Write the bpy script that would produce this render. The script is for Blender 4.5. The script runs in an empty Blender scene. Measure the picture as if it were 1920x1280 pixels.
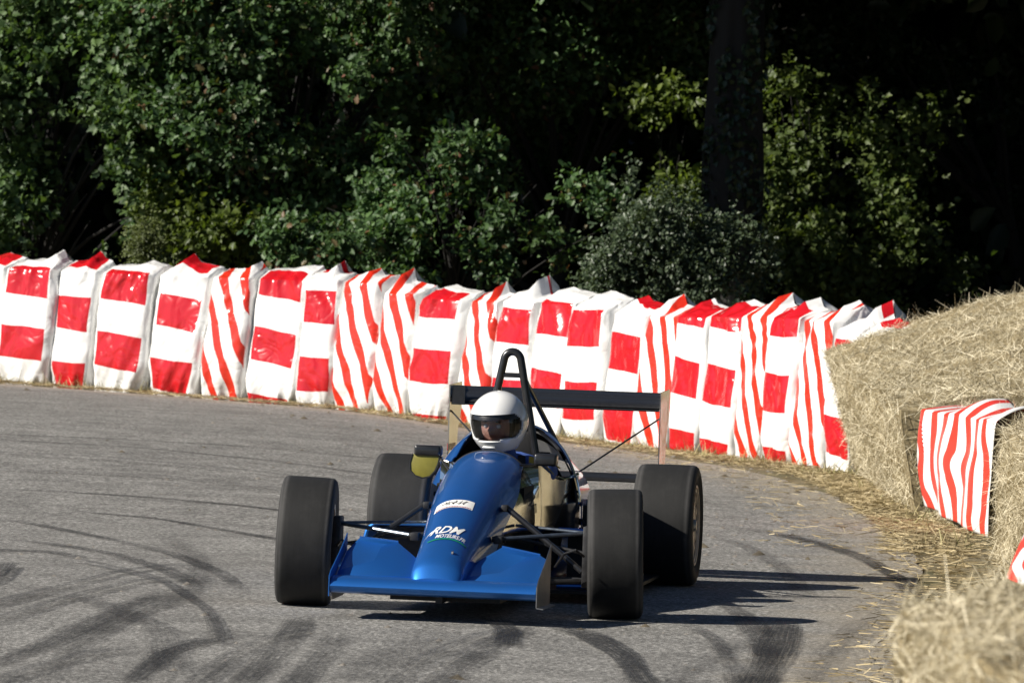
import bpy, bmesh, math, random
import numpy as np
from mathutils import Vector, Matrix, noise

scene = bpy.context.scene
col = scene.collection
R = math.radians

# ------------------------------------------------------------------ camera
CAM = Vector((0, 0, 1.5)); FPX = 9350.0
PITCH = R(0.785); ROLL = R(2.0)
camd = bpy.data.cameras.new('camera')
cam = bpy.data.objects.new('camera', camd); col.objects.link(cam)
CM = Matrix.Rotation(math.pi/2 - PITCH, 3, 'X') @ Matrix.Rotation(ROLL, 3, 'Z')
cam.matrix_world = Matrix.Translation(CAM) @ CM.to_4x4()
camd.sensor_width = 36.0; camd.lens = FPX/1920*36.0
camd.clip_start = 0.5; camd.clip_end = 3000
camd.dof.use_dof = True; camd.dof.focus_distance = 23.5; camd.dof.aperture_fstop = 11.0
scene.camera = cam

# ------------------------------------------------------------------ sky, sun, exposure
EL, AZ = R(33), R(20)
SUN = Vector((-math.cos(AZ)*math.cos(EL), -math.sin(AZ)*math.cos(EL), math.sin(EL)))
world = bpy.data.worlds.new('World'); scene.world = world; world.use_nodes = True
wn = world.node_tree; wn.nodes.clear()
sky = wn.nodes.new('ShaderNodeTexSky'); sky.sky_type = 'NISHITA'; sky.sun_disc = False
sky.sun_elevation = EL; sky.air_density = .55; sky.dust_density = .1; sky.sun_rotation = math.atan2(SUN.x, SUN.y) % (2*math.pi)
bg = wn.nodes.new('ShaderNodeBackground'); bg.inputs['Strength'].default_value = 0.05
wo = wn.nodes.new('ShaderNodeOutputWorld')
wn.links.new(sky.outputs[0], bg.inputs[0]); wn.links.new(bg.outputs[0], wo.inputs[0])
sl = bpy.data.lights.new('sun', 'SUN'); sl.energy = 5.0; sl.angle = R(0.5); sl.color = (1.0, 0.94, 0.84)
so = bpy.data.objects.new('sun', sl); col.objects.link(so)
so.rotation_euler = (-SUN).to_track_quat('-Z', 'Y').to_euler(); so.location = (-20, -8, 15)
vs = scene.view_settings
vs.view_transform = 'Standard'; vs.look = 'None'; vs.gamma = 1; vs.exposure = 0.62; vs.use_curve_mapping = False

# ------------------------------------------------------------------ helpers
rng = np.random.default_rng(7); rnd = random.Random(7)

def at(x, y, Y):
    """ground-plan point at depth Y on the sight line of photograph pixel x, y"""
    d = CM @ Vector(((x-960)/FPX, -(y-640)/FPX, -1)); return CAM + d*(Y/d.y)
def ss(a, b, x):
    t = min(1, max(0, (x-a)/(b-a))); return t*t*(3-2*t)
def lerp_list(tab, x):
    if x <= tab[0][0]: return tab[0][1]
    for (a, va), (b, vb) in zip(tab, tab[1:]):
        if x <= b: return va + (vb-va)*(x-a)/(b-a)
    return tab[-1][1]
ZB = [(-12, .26), (-5.1, .225), (-1.64, .145), (.2, .01), (1.6, -.03), (2.8, -.02), (20, 0)]
def hz(x, y):
    z = ss(27, 41, y)*lerp_list(ZB, x)
    if y > 57: z += .38*(y-57)*ss(57, 66, y) if y < 95 else .38*38
    return z

def tag(o, label=None, cat=None, group=None, kind=None):
    if label: o['label'] = label
    if cat: o['category'] = cat
    if group: o['group'] = group
    if kind: o['kind'] = kind
    return o
def obj(name, verts, faces, mat, parent=None, smooth=True, uv=None, attr=None, matidx=None):
    me = bpy.data.meshes.new(name)
    me.from_pydata([tuple(v) for v in verts], [], faces)
    for m in (mat if isinstance(mat, (list, tuple)) else [mat]): me.materials.append(m)
    if smooth: me.shade_smooth()
    if matidx is not None: me.polygons.foreach_set('material_index', matidx)
    if uv is not None:
        l = me.uv_layers.new(name='UVMap')
        idx = np.empty(len(me.loops), np.int32); me.loops.foreach_get('vertex_index', idx)
        l.data.foreach_set('uv', np.asarray(uv, np.float32)[idx].ravel())
    if attr:
        for k, vals in attr.items():
            a = me.attributes.new(k, 'FLOAT', 'POINT'); a.data.foreach_set('value', np.asarray(vals, np.float32))
    o = bpy.data.objects.new(name, me); col.objects.link(o)
    if parent: o.parent = parent
    return o
def thing(name, label, cat, loc=(0, 0, 0), rz=0, group=None):
    o = bpy.data.objects.new(name, None); col.objects.link(o); o.location = loc; o.rotation_euler = (0, 0, rz)
    o.empty_display_size = .1
    return tag(o, label, cat, group)
def np_mesh(name, V, T, mat, parent=None, smooth=False, per=3):
    """fast mesh from numpy arrays, every face has `per` corners"""
    me = bpy.data.meshes.new(name)
    V = np.ascontiguousarray(V, np.float32); T = np.ascontiguousarray(T, np.int32)
    me.vertices.add(len(V)); me.vertices.foreach_set('co', V.ravel())
    n = len(T); me.loops.add(n*per); me.loops.foreach_set('vertex_index', T.ravel())
    me.polygons.add(n); me.polygons.foreach_set('loop_start', np.arange(0, n*per, per, dtype=np.int32))
    me.polygons.foreach_set('loop_total', np.full(n, per, np.int32))
    me.update(calc_edges=True); me.validate()
    for m in (mat if isinstance(mat, (list, tuple)) else [mat]): me.materials.append(m)
    if smooth: me.shade_smooth()
    o = bpy.data.objects.new(name, me); col.objects.link(o)
    if parent: o.parent = parent
    return o
class MB:
    def __init__(s): s.v = []; s.f = []; s.m = []
    def add(s, v, f, m=0):
        b = len(s.v); s.v += [tuple(p) for p in v]; s.f += [tuple(i+b for i in q) for q in f]; s.m += [m]*len(f); return s
    def box(s, x0, x1, y0, y1, z0, z1, m=0):
        v = [(x, y, z) for z in (z0, z1) for y in (y0, y1) for x in (x0, x1)]
        return s.add(v, [(0, 2, 3, 1), (4, 5, 7, 6), (0, 1, 5, 4), (1, 3, 7, 5), (3, 2, 6, 7), (2, 0, 4, 6)], m)
    def tube(s, pts, r, n=10, m=0, flat=1.0):
        pts = [Vector(p) for p in pts]
        rr = r if isinstance(r, (list, tuple)) else [r]*len(pts)
        v = []; f = []; up = None
        for i, p in enumerate(pts):
            d = (pts[min(i+1, len(pts)-1)]-pts[max(i-1, 0)]).normalized()
            if up is None: up = Vector((0, 0, 1)) if abs(d.z) < .9 else Vector((0, 1, 0))
            a = d.cross(up).normalized(); b = a.cross(d).normalized(); up = b
            for k in range(n):
                t = 2*math.pi*k/n; v.append(p + a*(rr[i]*math.cos(t)) + b*(rr[i]*flat*math.sin(t)))
        for i in range(len(pts)-1):
            for k in range(n):
                k2 = (k+1) % n; f.append((i*n+k, i*n+k2, (i+1)*n+k2, (i+1)*n+k))
        f.append(tuple(range(n))[::-1]); f.append(tuple((len(pts)-1)*n+k for k in range(n)))
        return s.add(v, f, m)
    def lathe(s, prof, n=64, m=0, closed=True):
        """profile of (radius, x), turned about the X axis"""
        v = []; f = []; k = len(prof)
        for i in range(n):
            t = 2*math.pi*i/n
            for r, x in prof: v.append((x, r*math.cos(t), r*math.sin(t)))
        for i in range(n):
            j = (i+1) % n
            for a in range(k if closed else k-1):
                b = (a+1) % k; f.append((i*k+a, i*k+b, j*k+b, j*k+a))
        return s.add(v, f, m)
    def plate(s, outline, thick, axis, m=0):
        """solid plate from an outline of 3-D points, thickened along `axis`"""
        n = len(outline); ax = Vector(axis)*thick*.5
        v = [Vector(p)-ax for p in outline]+[Vector(p)+ax for p in outline]
        f = [tuple(range(n))[::-1], tuple(range(n, 2*n))]+[(i, (i+1) % n, n+(i+1) % n, n+i) for i in range(n)]
        return s.add(v, f, m)
    def grid(s, rows, m=0, closed=False, capa=False, capb=False):
        n = len(rows[0]); v = [p for r in rows for p in r]; f = []
        for i in range(len(rows)-1):
            for k in range(n if closed else n-1):
                k2 = (k+1) % n; f.append((i*n+k, i*n+k2, (i+1)*n+k2, (i+1)*n+k))
        if capa: f.append(tuple(range(n))[::-1])
        if capb: f.append(tuple((len(rows)-1)*n+k for k in range(n)))
        return s.add(v, f, m)
    def build(s, name, mat, parent=None, smooth=True, bevel=0, seg=2, solid=0, angle=35):
        o = obj(name, s.v, s.f, mat, parent, False, matidx=s.m if isinstance(mat, (list, tuple)) else None)
        bm = bmesh.new(); bm.from_mesh(o.data)
        bmesh.ops.recalc_face_normals(bm, faces=bm.faces)
        if solid: bmesh.ops.solidify(bm, geom=bm.faces[:], thickness=solid)
        if bevel: bmesh.ops.bevel(bm, geom=[e for e in bm.edges if e.is_manifold and e.calc_face_angle(0) > .5], offset=bevel, segments=seg, affect='EDGES', profile=.5)
        bm.to_mesh(o.data); bm.free()
        if smooth:
            o.data.shade_smooth()
            try: o.data.set_sharp_from_angle(angle=R(angle))
            except Exception: pass
        return o

# ------------------------------------------------------------------ materials
def nodes(name):
    m = bpy.data.materials.new(name); m.use_nodes = True; nt = m.node_tree
    return m, nt, nt.nodes['Principled BSDF']
def setp(p, **k):
    for a, v in k.items():
        n = {'col': 'Base Color', 'rough': 'Roughness', 'metal': 'Metallic', 'coat': 'Coat Weight', 'coatr': 'Coat Roughness', 'spec': 'Specular IOR Level', 'sheen': 'Sheen Weight', 'alpha': 'Alpha', 'trans': 'Transmission Weight'}[a]
        p.inputs[n].default_value = (*v, 1) if isinstance(v, tuple) else v
def N(nt, t, **k):
    n = nt.nodes.new('ShaderNode'+t)
    for a, v in k.items():
        if a in n.inputs: n.inputs[a].default_value = v
        else: setattr(n, a, v)
    return n
def ramp(nt, pts):
    n = nt.nodes.new('ShaderNodeValToRGB'); e = n.color_ramp.elements
    while len(e) < len(pts): e.new(.5)
    for el, (p, c) in zip(e, pts):
        el.position = p; el.color = (*c, 1) if isinstance(c, tuple) else (c, c, c, 1)
    return n
def math_n(nt, op, a, b=None, c=None):
    n = nt.nodes.new('ShaderNodeMath'); n.operation = op
    for i, v in enumerate((a, b, c)):
        if v is None: continue
        if isinstance(v, (int, float)): n.inputs[i].default_value = v
        else: nt.links.new(v, n.inputs[i])
    return n.outputs[0]
def mixc(nt, f, a, b, mode='MIX'):
    n = nt.nodes.new('ShaderNodeMix'); n.data_type = 'RGBA'; n.blend_type = mode
    for i, v in ((0, f), (6, a), (7, b)):
        if isinstance(v, (int, float)): n.inputs[i].default_value = v
        elif isinstance(v, tuple): n.inputs[i].default_value = (*v, 1)
        else: nt.links.new(v, n.inputs[i])
    return n.outputs[2]
def noise_n(nt, scale, detail=4, rough=.55, vec=None, dist=0):
    n = N(nt, 'TexNoise'); n.inputs['Scale'].default_value = scale; n.inputs['Detail'].default_value = detail
    n.inputs['Roughness'].default_value = rough; n.inputs['Distortion'].default_value = dist
    if vec is not None: nt.links.new(vec, n.inputs['Vector'])
    return n.outputs['Fac']
def bump(nt, p, h, strength=.3, dist=.01):
    b = N(nt, 'Bump'); b.inputs['Strength'].default_value = strength; b.inputs['Distance'].default_value = dist
    nt.links.new(h, b.inputs['Height']); nt.links.new(b.outputs[0], p.inputs['Normal'])
def coords(nt, kind='Object'): return N(nt, 'TexCoord').outputs[kind]

def simple(name, c, rough=.5, metal=0, var=.12, scale=20, b=0, coat=0, bscale=None, spec=.5):
    m, nt, p = nodes(name); setp(p, rough=rough, metal=metal, coat=coat, coatr=.05, spec=spec)
    co = coords(nt); f = noise_n(nt, scale, 5, .6, co)
    r = ramp(nt, [(.3, tuple(x*(1-var) for x in c)), (.7, tuple(min(1, x*(1+var)) for x in c))])
    nt.links.new(f, r.inputs[0]); nt.links.new(r.outputs[0], p.inputs['Base Color'])
    rr = N(nt, 'MapRange'); rr.inputs[3].default_value = max(.02, rough*.8); rr.inputs[4].default_value = min(1, rough*1.25)
    nt.links.new(f, rr.inputs[0]); nt.links.new(rr.outputs[0], p.inputs['Roughness'])
    if b: bump(nt, p, noise_n(nt, bscale or scale*4, 4, .6, co), b, .004)
    return m

def m_blue():
    m, nt, p = nodes('blue_metallic_paint'); setp(p, metal=.72, rough=.38, coat=.6, coatr=.04)
    co = coords(nt); f = noise_n(nt, 900, 2, .5, co); g = noise_n(nt, 7, 5, .6, co)
    c = mixc(nt, f, (.014, .125, .46), (.03, .21, .68))
    d = ramp(nt, [(.45, 0.0), (.75, .35)]); nt.links.new(g, d.inputs[0])
    c = mixc(nt, d.outputs[0], c, (.03, .14, .42))
    nt.links.new(c, p.inputs['Base Color'])
    return m
def m_chrome(name='polished_aluminium', c=(.84, .83, .80), rough=.07):
    m, nt, p = nodes(name); setp(p, metal=1, rough=rough, col=c)
    co = coords(nt); f = noise_n(nt, 12, 5, .65, co)
    r = N(nt, 'MapRange'); r.inputs[3].default_value = rough*.5; r.inputs[4].default_value = rough*2.4
    nt.links.new(f, r.inputs[0]); nt.links.new(r.outputs[0], p.inputs['Roughness'])
    bump(nt, p, noise_n(nt, 6, 2, .5, co), .04, .01)
    return m
def m_tyre():
    m, nt, p = nodes('worn_slick_rubber'); setp(p, rough=.72, spec=.35)
    co = coords(nt)
    mp = N(nt, 'Mapping'); mp.inputs['Scale'].default_value = (1, .15, .15); nt.links.new(co, mp.inputs[0])
    f = noise_n(nt, 60, 5, .7, mp.outputs[0]); g = noise_n(nt, 14, 4, .6, co); s = noise_n(nt, 260, 3, .6, co)
    c = mixc(nt, f, (.007, .007, .0073), (.017, .017, .0168))
    d = ramp(nt, [(.5, 0.), (.8, .5)]); nt.links.new(g, d.inputs[0]); c = mixc(nt, d.outputs[0], c, (.026, .0255, .025))
    sx = N(nt, 'SeparateXYZ'); nt.links.new(coords(nt, 'Generated'), sx.inputs[0])
    ab = math_n(nt, 'ABSOLUTE', math_n(nt, 'SUBTRACT', math_n(nt, 'MULTIPLY', sx.outputs[0], 2), 1)); sr = ramp(nt, [(.70, 0.), (.80, .75), (.88, .2), (.93, .6), (1., 0.)]); nt.links.new(ab, sr.inputs[0])  # shoulder highlights painted into the colour as paler, dusty bands
    c = mixc(nt, math_n(nt, 'MULTIPLY', sr.outputs[0], math_n(nt, 'ADD', g, .2)), c, (.075, .073, .072))
    nt.links.new(c, p.inputs['Base Color']); bump(nt, p, math_n(nt, 'ADD', s, f), .25, .002)
    return m
def m_asphalt():
    m, nt, p = nodes('worn_asphalt'); setp(p, rough=.85, spec=.3)
    co = coords(nt)
    big = noise_n(nt, .35, 5, .6, co); mid = noise_n(nt, 2.5, 5, .6, co); st = noise_n(nt, 42, 3, .8, co); fine = noise_n(nt, 150, 2, .7, co)
    base = mixc(nt, big, (.180, .175, .165), (.262, .255, .240))
    r1 = ramp(nt, [(.35, .75), (.65, 1.12)]); nt.links.new(mid, r1.inputs[0]); base = mixc(nt, 1.0, base, r1.outputs[0], 'MULTIPLY')
    r2 = ramp(nt, [(.30, .22), (.5, .92), (.70, 2.1)]); nt.links.new(st, r2.inputs[0]); base = mixc(nt, 1.0, base, r2.outputs[0], 'MULTIPLY')
    r3 = ramp(nt, [(.3, .55), (.7, 1.5)]); nt.links.new(fine, r3.inputs[0]); base = mixc(nt, 1.0, base, r3.outputs[0], 'MULTIPLY')
    mp = N(nt, 'Mapping'); mp.inputs['Scale'].default_value = (1, .35, 1); nt.links.new(co, mp.inputs[0])
    sp = noise_n(nt, 30, 4, .85, mp.outputs[0]); r4 = ramp(nt, [(.36, .62), (.5, 1.), (.64, 1.45)]); nt.links.new(sp, r4.inputs[0]); base = mixc(nt, 1.0, base, r4.outputs[0], 'MULTIPLY')
    at_ = N(nt, 'Attribute', attribute_name='edge')
    e = math_n(nt, 'ADD', at_.outputs['Fac'], math_n(nt, 'MULTIPLY', math_n(nt, 'SUBTRACT', noise_n(nt, 1.3, 5, .65, co), .5), 1.6))
    er = ramp(nt, [(.25, 1.), (.9, 0.)]); nt.links.new(e, er.inputs[0])
    dirt = mixc(nt, mid, (.22, .19, .145), (.36, .32, .26)); dirt = mixc(nt, .8, dirt, r2.outputs[0], 'MULTIPLY')
    base = mixc(nt, math_n(nt, 'MULTIPLY', er.outputs[0], .75), base, dirt)
    nt.links.new(base, p.inputs['Base Color'])
    bump(nt, p, math_n(nt, 'ADD', st, math_n(nt, 'MULTIPLY', fine, .6)), .7, .012)
    return m
def m_skid(name, k):
    m, nt, p = nodes(name); setp(p, rough=.6, col=(.016, .016, .017), spec=.4)
    tr = N(nt, 'BsdfTransparent'); mx = N(nt, 'MixShader'); out = nt.nodes['Material Output']
    uv = N(nt, 'UVMap'); sep = N(nt, 'SeparateXYZ'); nt.links.new(uv.outputs[0], sep.inputs[0])
    co = coords(nt)
    mp = N(nt, 'Mapping'); mp.inputs['Scale'].default_value = (26, .9, 1); nt.links.new(uv.outputs[0], mp.inputs[0])
    streak = noise_n(nt, 1, 4, .6, mp.outputs[0]); gr = noise_n(nt, 60, 3, .7, co); pat = noise_n(nt, .9, 4, .6, co)
    ed = math_n(nt, 'SUBTRACT', 1, math_n(nt, 'POWER', math_n(nt, 'ABSOLUTE', math_n(nt, 'SUBTRACT', math_n(nt, 'MULTIPLY', sep.outputs[0], 2), 1)), 6))
    en = math_n(nt, 'MINIMUM', 1, math_n(nt, 'MULTIPLY', math_n(nt, 'MULTIPLY', sep.outputs[2] if False else N(nt, 'Attribute', attribute_name='fade').outputs['Fac'], 1.0), 1.0))
    a = math_n(nt, 'MULTIPLY', ed, en)
    rs = ramp(nt, [(.3, .25), (.7, 1.)]); nt.links.new(streak, rs.inputs[0]); a = math_n(nt, 'MULTIPLY', a, rs.outputs[0])
    rg = ramp(nt, [(.35, 1.), (.62, .45)]); nt.links.new(gr, rg.inputs[0]); a = math_n(nt, 'MULTIPLY', a, rg.outputs[0])
    rp = ramp(nt, [(.3, .45), (.6, 1.)]); nt.links.new(pat, rp.inputs[0]); a = math_n(nt, 'MULTIPLY', a, rp.outputs[0])
    sh_ = ramp(nt, [(.10, 0.), (.42, 1.)]); nt.links.new(a, sh_.inputs[0]); a = math_n(nt, 'MINIMUM', math_n(nt, 'MULTIPLY', math_n(nt, 'ADD', math_n(nt, 'MULTIPLY', sh_.outputs[0], .6), math_n(nt, 'MULTIPLY', a, .4)), k*.68), .88)
    nt.links.new(a, mx.inputs[0]); nt.links.new(tr.outputs[0], mx.inputs[1]); nt.links.new(p.outputs[0], mx.inputs[2]); nt.links.new(mx.outputs[0], out.inputs[0])
    return m
def m_ground():
    m, nt, p = nodes('dry_soil_and_turf'); setp(p, rough=.95, spec=.2)
    co = coords(nt); a = noise_n(nt, 1.2, 6, .65, co); b = noise_n(nt, 18, 5, .7, co)
    c = mixc(nt, b, (.10, .085, .05), (.27, .22, .14)); g = mixc(nt, b, (.045, .055, .022), (.10, .10, .05))
    rp = ramp(nt, [(.45, 0.), (.6, 1.)]); nt.links.new(a, rp.inputs[0]); c = mixc(nt, math_n(nt, 'MULTIPLY', rp.outputs[0], .6), c, g)
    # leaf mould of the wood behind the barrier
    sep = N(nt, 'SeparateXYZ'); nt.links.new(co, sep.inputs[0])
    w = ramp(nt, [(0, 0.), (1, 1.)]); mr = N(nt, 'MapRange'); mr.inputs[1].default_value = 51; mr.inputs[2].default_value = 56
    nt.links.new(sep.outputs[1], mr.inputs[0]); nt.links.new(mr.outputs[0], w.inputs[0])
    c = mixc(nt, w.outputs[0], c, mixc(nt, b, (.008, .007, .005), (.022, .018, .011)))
    nt.links.new(c, p.inputs['Base Color']); bump(nt, p, b, .6, .03)
    return m
def m_leaf(name, lo, hi, trans=.35, rough=.38, tint=None):
    m, nt, p = nodes(name); setp(p, rough=rough, spec=.38)
    g = N(nt, 'NewGeometry'); r = ramp(nt, [(0, lo), (.55, tuple((a+b)/2 for a, b in zip(lo, hi))), (.93, hi), (1, tint or hi)])
    nt.links.new(g.outputs['Random Per Island'], r.inputs[0])
    f = noise_n(nt, .9, 4, .6, coords(nt)); rr = ramp(nt, [(.3, .6), (.7, 1.3)]); nt.links.new(f, rr.inputs[0])
    c = mixc(nt, 1., r.outputs[0], rr.outputs[0], 'MULTIPLY'); nt.links.new(c, p.inputs['Base Color'])
    t = N(nt, 'BsdfTranslucent'); nt.links.new(mixc(nt, 1., c, (1.2, 1.25, .5), 'MULTIPLY'), t.inputs[0])
    mx = N(nt, 'MixShader'); mx.inputs[0].default_value = trans
    nt.links.new(p.outputs[0], mx.inputs[1]); nt.links.new(t.outputs[0], mx.inputs[2]); nt.links.new(mx.outputs[0], nt.nodes['Material Output'].inputs[0])
    return m
def m_straw(name, lo, hi, rough=.6):
    m, nt, p = nodes(name); setp(p, rough=rough, spec=.4)
    g = N(nt, 'NewGeometry'); r = ramp(nt, [(0, lo), (.5, tuple((a*.6+b*.4) for a, b in zip(lo, hi))), (1, hi)])
    nt.links.new(g.outputs['Random Per Island'], r.inputs[0])
    f = noise_n(nt, 2.2, 4, .6, coords(nt)); rr = ramp(nt, [(.3, .7), (.7, 1.2)]); nt.links.new(f, rr.inputs[0])
    nt.links.new(mixc(nt, 1., r.outputs[0], rr.outputs[0], 'MULTIPLY'), p.inputs['Base Color'])
    return m
RED = (.52, .008, .014); ORED = (.66, .030, .012); WHITE = (.80, .80, .79)
def m_vinyl(name, kind, z0, half, seed, tilt=0., per=.65):
    """white plastic film printed with red blocks or slanting red stripes, laid out on the film's own UV in metres"""
    m, nt, p = nodes(name); setp(p, rough=.2, spec=.8)
    uv = N(nt, 'UVMap'); sep = N(nt, 'SeparateXYZ'); nt.links.new(uv.outputs[0], sep.inputs[0]); u, v = sep.outputs[0], sep.outputs[1]
    wv = N(nt, 'TexNoise'); wv.inputs['Scale'].default_value = 2.2; wv.inputs['Detail'].default_value = 1
    mpw = N(nt, 'Mapping'); mpw.inputs['Location'].default_value = (seed*2.3, seed*1.1, 0); nt.links.new(uv.outputs[0], mpw.inputs[0]); nt.links.new(mpw.outputs[0], wv.inputs['Vector'])
    wob = math_n(nt, 'MULTIPLY', math_n(nt, 'SUBTRACT', wv.outputs['Fac'], .5), .055)
    v = math_n(nt, 'ADD', math_n(nt, 'ADD', v, math_n(nt, 'MULTIPLY', u, tilt)), wob); u = math_n(nt, 'ADD', u, wob)
    if kind == 'block':
        fr = math_n(nt, 'FRACT', math_n(nt, 'ADD', math_n(nt, 'DIVIDE', math_n(nt, 'SUBTRACT', v, z0), per), 10))
        a = math_n(nt, 'LESS_THAN', fr, .51); b = math_n(nt, 'LESS_THAN', math_n(nt, 'ABSOLUTE', u), half)
        f = math_n(nt, 'MULTIPLY', a, b); red = RED
    else:
        q = math_n(nt, 'ADD', math_n(nt, 'ADD', math_n(nt, 'DIVIDE', v, .53), math_n(nt, 'DIVIDE', u, .225)), 20+z0)
        a = math_n(nt, 'LESS_THAN', math_n(nt, 'FRACT', q), .42); b = math_n(nt, 'LESS_THAN', math_n(nt, 'ABSOLUTE', u), half)
        f = math_n(nt, 'MULTIPLY', a, b); red = ORED
    co = coords(nt); g = noise_n(nt, 5, 4, .6, co)
    rd = mixc(nt, g, tuple(x*.85 for x in red), tuple(x*1.12 for x in red))
    gr = ramp(nt, [(.55, 0.), (.85, .25)]); nt.links.new(g, gr.inputs[0])
    wh = mixc(nt, gr.outputs[0], WHITE, (.66, .64, .60))
    c = mixc(nt, f, wh, rd)
    nt.links.new(c, p.inputs['Base Color'])
    mp = N(nt, 'Mapping'); mp.inputs['Location'].default_value = (seed*3.1, seed*1.7, 0); nt.links.new(co, mp.inputs[0])
    w = noise_n(nt, 3.4, 2, .5, mp.outputs[0], .8)
    ridge = math_n(nt, 'ABSOLUTE', math_n(nt, 'SUBTRACT', w, .5))
    w2 = noise_n(nt, 5.0, 1, .5, mp.outputs[0], 1.0); r2 = math_n(nt, 'ABSOLUTE', math_n(nt, 'SUBTRACT', w2, .5)); msk = ramp(nt, [(.42, 0.), (.6, 1.)]); nt.links.new(noise_n(nt, 2.1, 1, .5, mp.outputs[0]), msk.inputs[0])
    bump(nt, p, math_n(nt, 'ADD', ridge, math_n(nt, 'MULTIPLY', math_n(nt, 'MULTIPLY', r2, .55), msk.outputs[0])), .6, .055)
    return m
def m_banner():
    m, nt, p = nodes('striped_banner_film'); setp(p, rough=.3)
    uv = N(nt, 'UVMap'); sep = N(nt, 'SeparateXYZ'); nt.links.new(uv.outputs[0], sep.inputs[0])
    fr = math_n(nt, 'FRACT', math_n(nt, 'ADD', sep.outputs[0], 5.0))
    f = math_n(nt, 'LESS_THAN', fr, .45)
    nt.links.new(mixc(nt, f, WHITE, (.74, .05, .03)), p.inputs['Base Color'])
    return m

M = dict(
    blue=m_blue(), chrome=m_chrome(), alu=m_chrome('brushed_aluminium', (.40, .39, .37), .28), tyre=m_tyre(),
    black=simple('black_painted_steel', (.013, .013, .014), .3, 0, .3, 30, .1, coat=.4),
    carbon=simple('black_carbon_laminate', (.010, .010, .011), .45, 0, .3, 60, .1, coat=.1),
    dark=simple('dark_mechanical_metal', (.03, .03, .032), .5, .5, .4, 30, .2),
    steel=simple('grey_blue_steel_tube', (.09, .11, .14), .32, .7, .3, 40, .05),
    rim=simple('dull_gold_alloy', (.62, .52, .42), .45, .25, .12, 20, .05),
    olive=simple('olive_yellow_plastic', (.19, .17, .028), .35, 0, .15, 18, .05),
    white=simple('white_helmet_lacquer', (.80, .80, .79), .18, 0, .03, 6, 0, coat=.8),
    sticker=simple('white_sticker', (.74, .74, .72), .4, 0, .05, 20), ink=simple('dark_ink', (.02, .02, .022), .5, 0, .1),
    green=simple('green_print', (.01, .22, .10), .4, 0, .1), magenta=simple('magenta_print', (.45, .03, .10), .4, 0, .1),
    redtext=simple('red_print', (.55, .04, .03), .5, 0, .1), yellow=simple('yellow_thread', (.45, .30, .02), .6, 0, .2),
    suit=simple('blue_race_suit_cloth', (.045, .10, .34), .8, 0, .25, 25, .3), glove=simple('black_glove_leather', (.015, .015, .016), .6, 0, .2, 30, .2),
    skin=simple('skin', (.50, .27, .20), .5, 0, .12, 30, .1), hairb=simple('dark_hair', (.03, .02, .012), .6, 0, .2),
    balaclava=simple('balaclava_cloth', (.05, .05, .055), .9, 0, .2, 40, .2), eye=simple('eye_white', (.7, .68, .64), .2, 0, .03),
    pad=simple('black_cockpit_padding', (.012, .012, .013), .8, 0, .3, 20, .2),
    asphalt=m_asphalt(), ground=m_ground(),
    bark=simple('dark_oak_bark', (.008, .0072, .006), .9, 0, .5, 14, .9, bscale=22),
    twig=simple('grey_twig_bark', (.11, .09, .06), .9, 0, .3, 20, .5),
    oak=m_leaf('oak_leaf', (.023, .058, .018), (.094, .165, .052), .28, .5, (.17, .07, .045)),
    hop=m_leaf('hop_leaf', (.027, .062, .021), (.112, .180, .058), .32, .52),
    haw=m_leaf('hawthorn_leaf', (.040, .062, .034), (.085, .115, .062), .25, .42),
    bramble=m_leaf('bramble_leaf', (.05, .085, .020), (.13, .17, .05), .4, .5),
    lime=m_leaf('pale_hazel_leaf', (.06, .095, .018), (.15, .20, .045), .45, .45),
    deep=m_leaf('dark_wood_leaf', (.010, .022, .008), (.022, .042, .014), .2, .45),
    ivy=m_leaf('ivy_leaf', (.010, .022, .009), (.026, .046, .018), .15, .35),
    hay=m_straw('hay_stalk', (.27, .225, .13), (.80, .72, .53)), haycore=simple('packed_hay', (.25, .20, .11), .95, 0, .5, 45, 1.0, bscale=60),
    litter=m_straw('straw_litter', (.24, .18, .085), (.56, .46, .27)), grass=m_straw('verge_grass', (.15, .15, .045), (.50, .42, .21)),
    tall=m_leaf('tall_pale_grass', (.10, .13, .04), (.20, .24, .09), .35, .5),
    stone=simple('grey_chipping', (.20, .18, .155), .9, 0, .4, 30, .3),
)

# ------------------------------------------------------------------ ground and road
def axis(a, b, dense):
    lo, hi, st = dense; v = list(np.arange(lo, hi+1e-6, st))
    k = st
    while v[0] > a: k *= 1.6; v.insert(0, max(a, v[0]-k))
    k = st
    while v[-1] < b: k *= 1.6; v.append(min(b, v[-1]+k))
    return v
gx = axis(-1500, 1500, (-14, 14, .5)); gy = axis(-1200, 1800, (4, 100, .6))
gv = [(x, y, hz(x, y)-.012-.03*ss(26, 30, y)*0) for y in gy for x in gx]; nx = len(gx)
gf = [(j*nx+i, j*nx+i+1, (j+1)*nx+i+1, (j+1)*nx+i) for j in range(len(gy)-1) for i in range(nx-1)]
tag(obj('ground', gv, gf, M['ground']), kind='structure')

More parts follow.
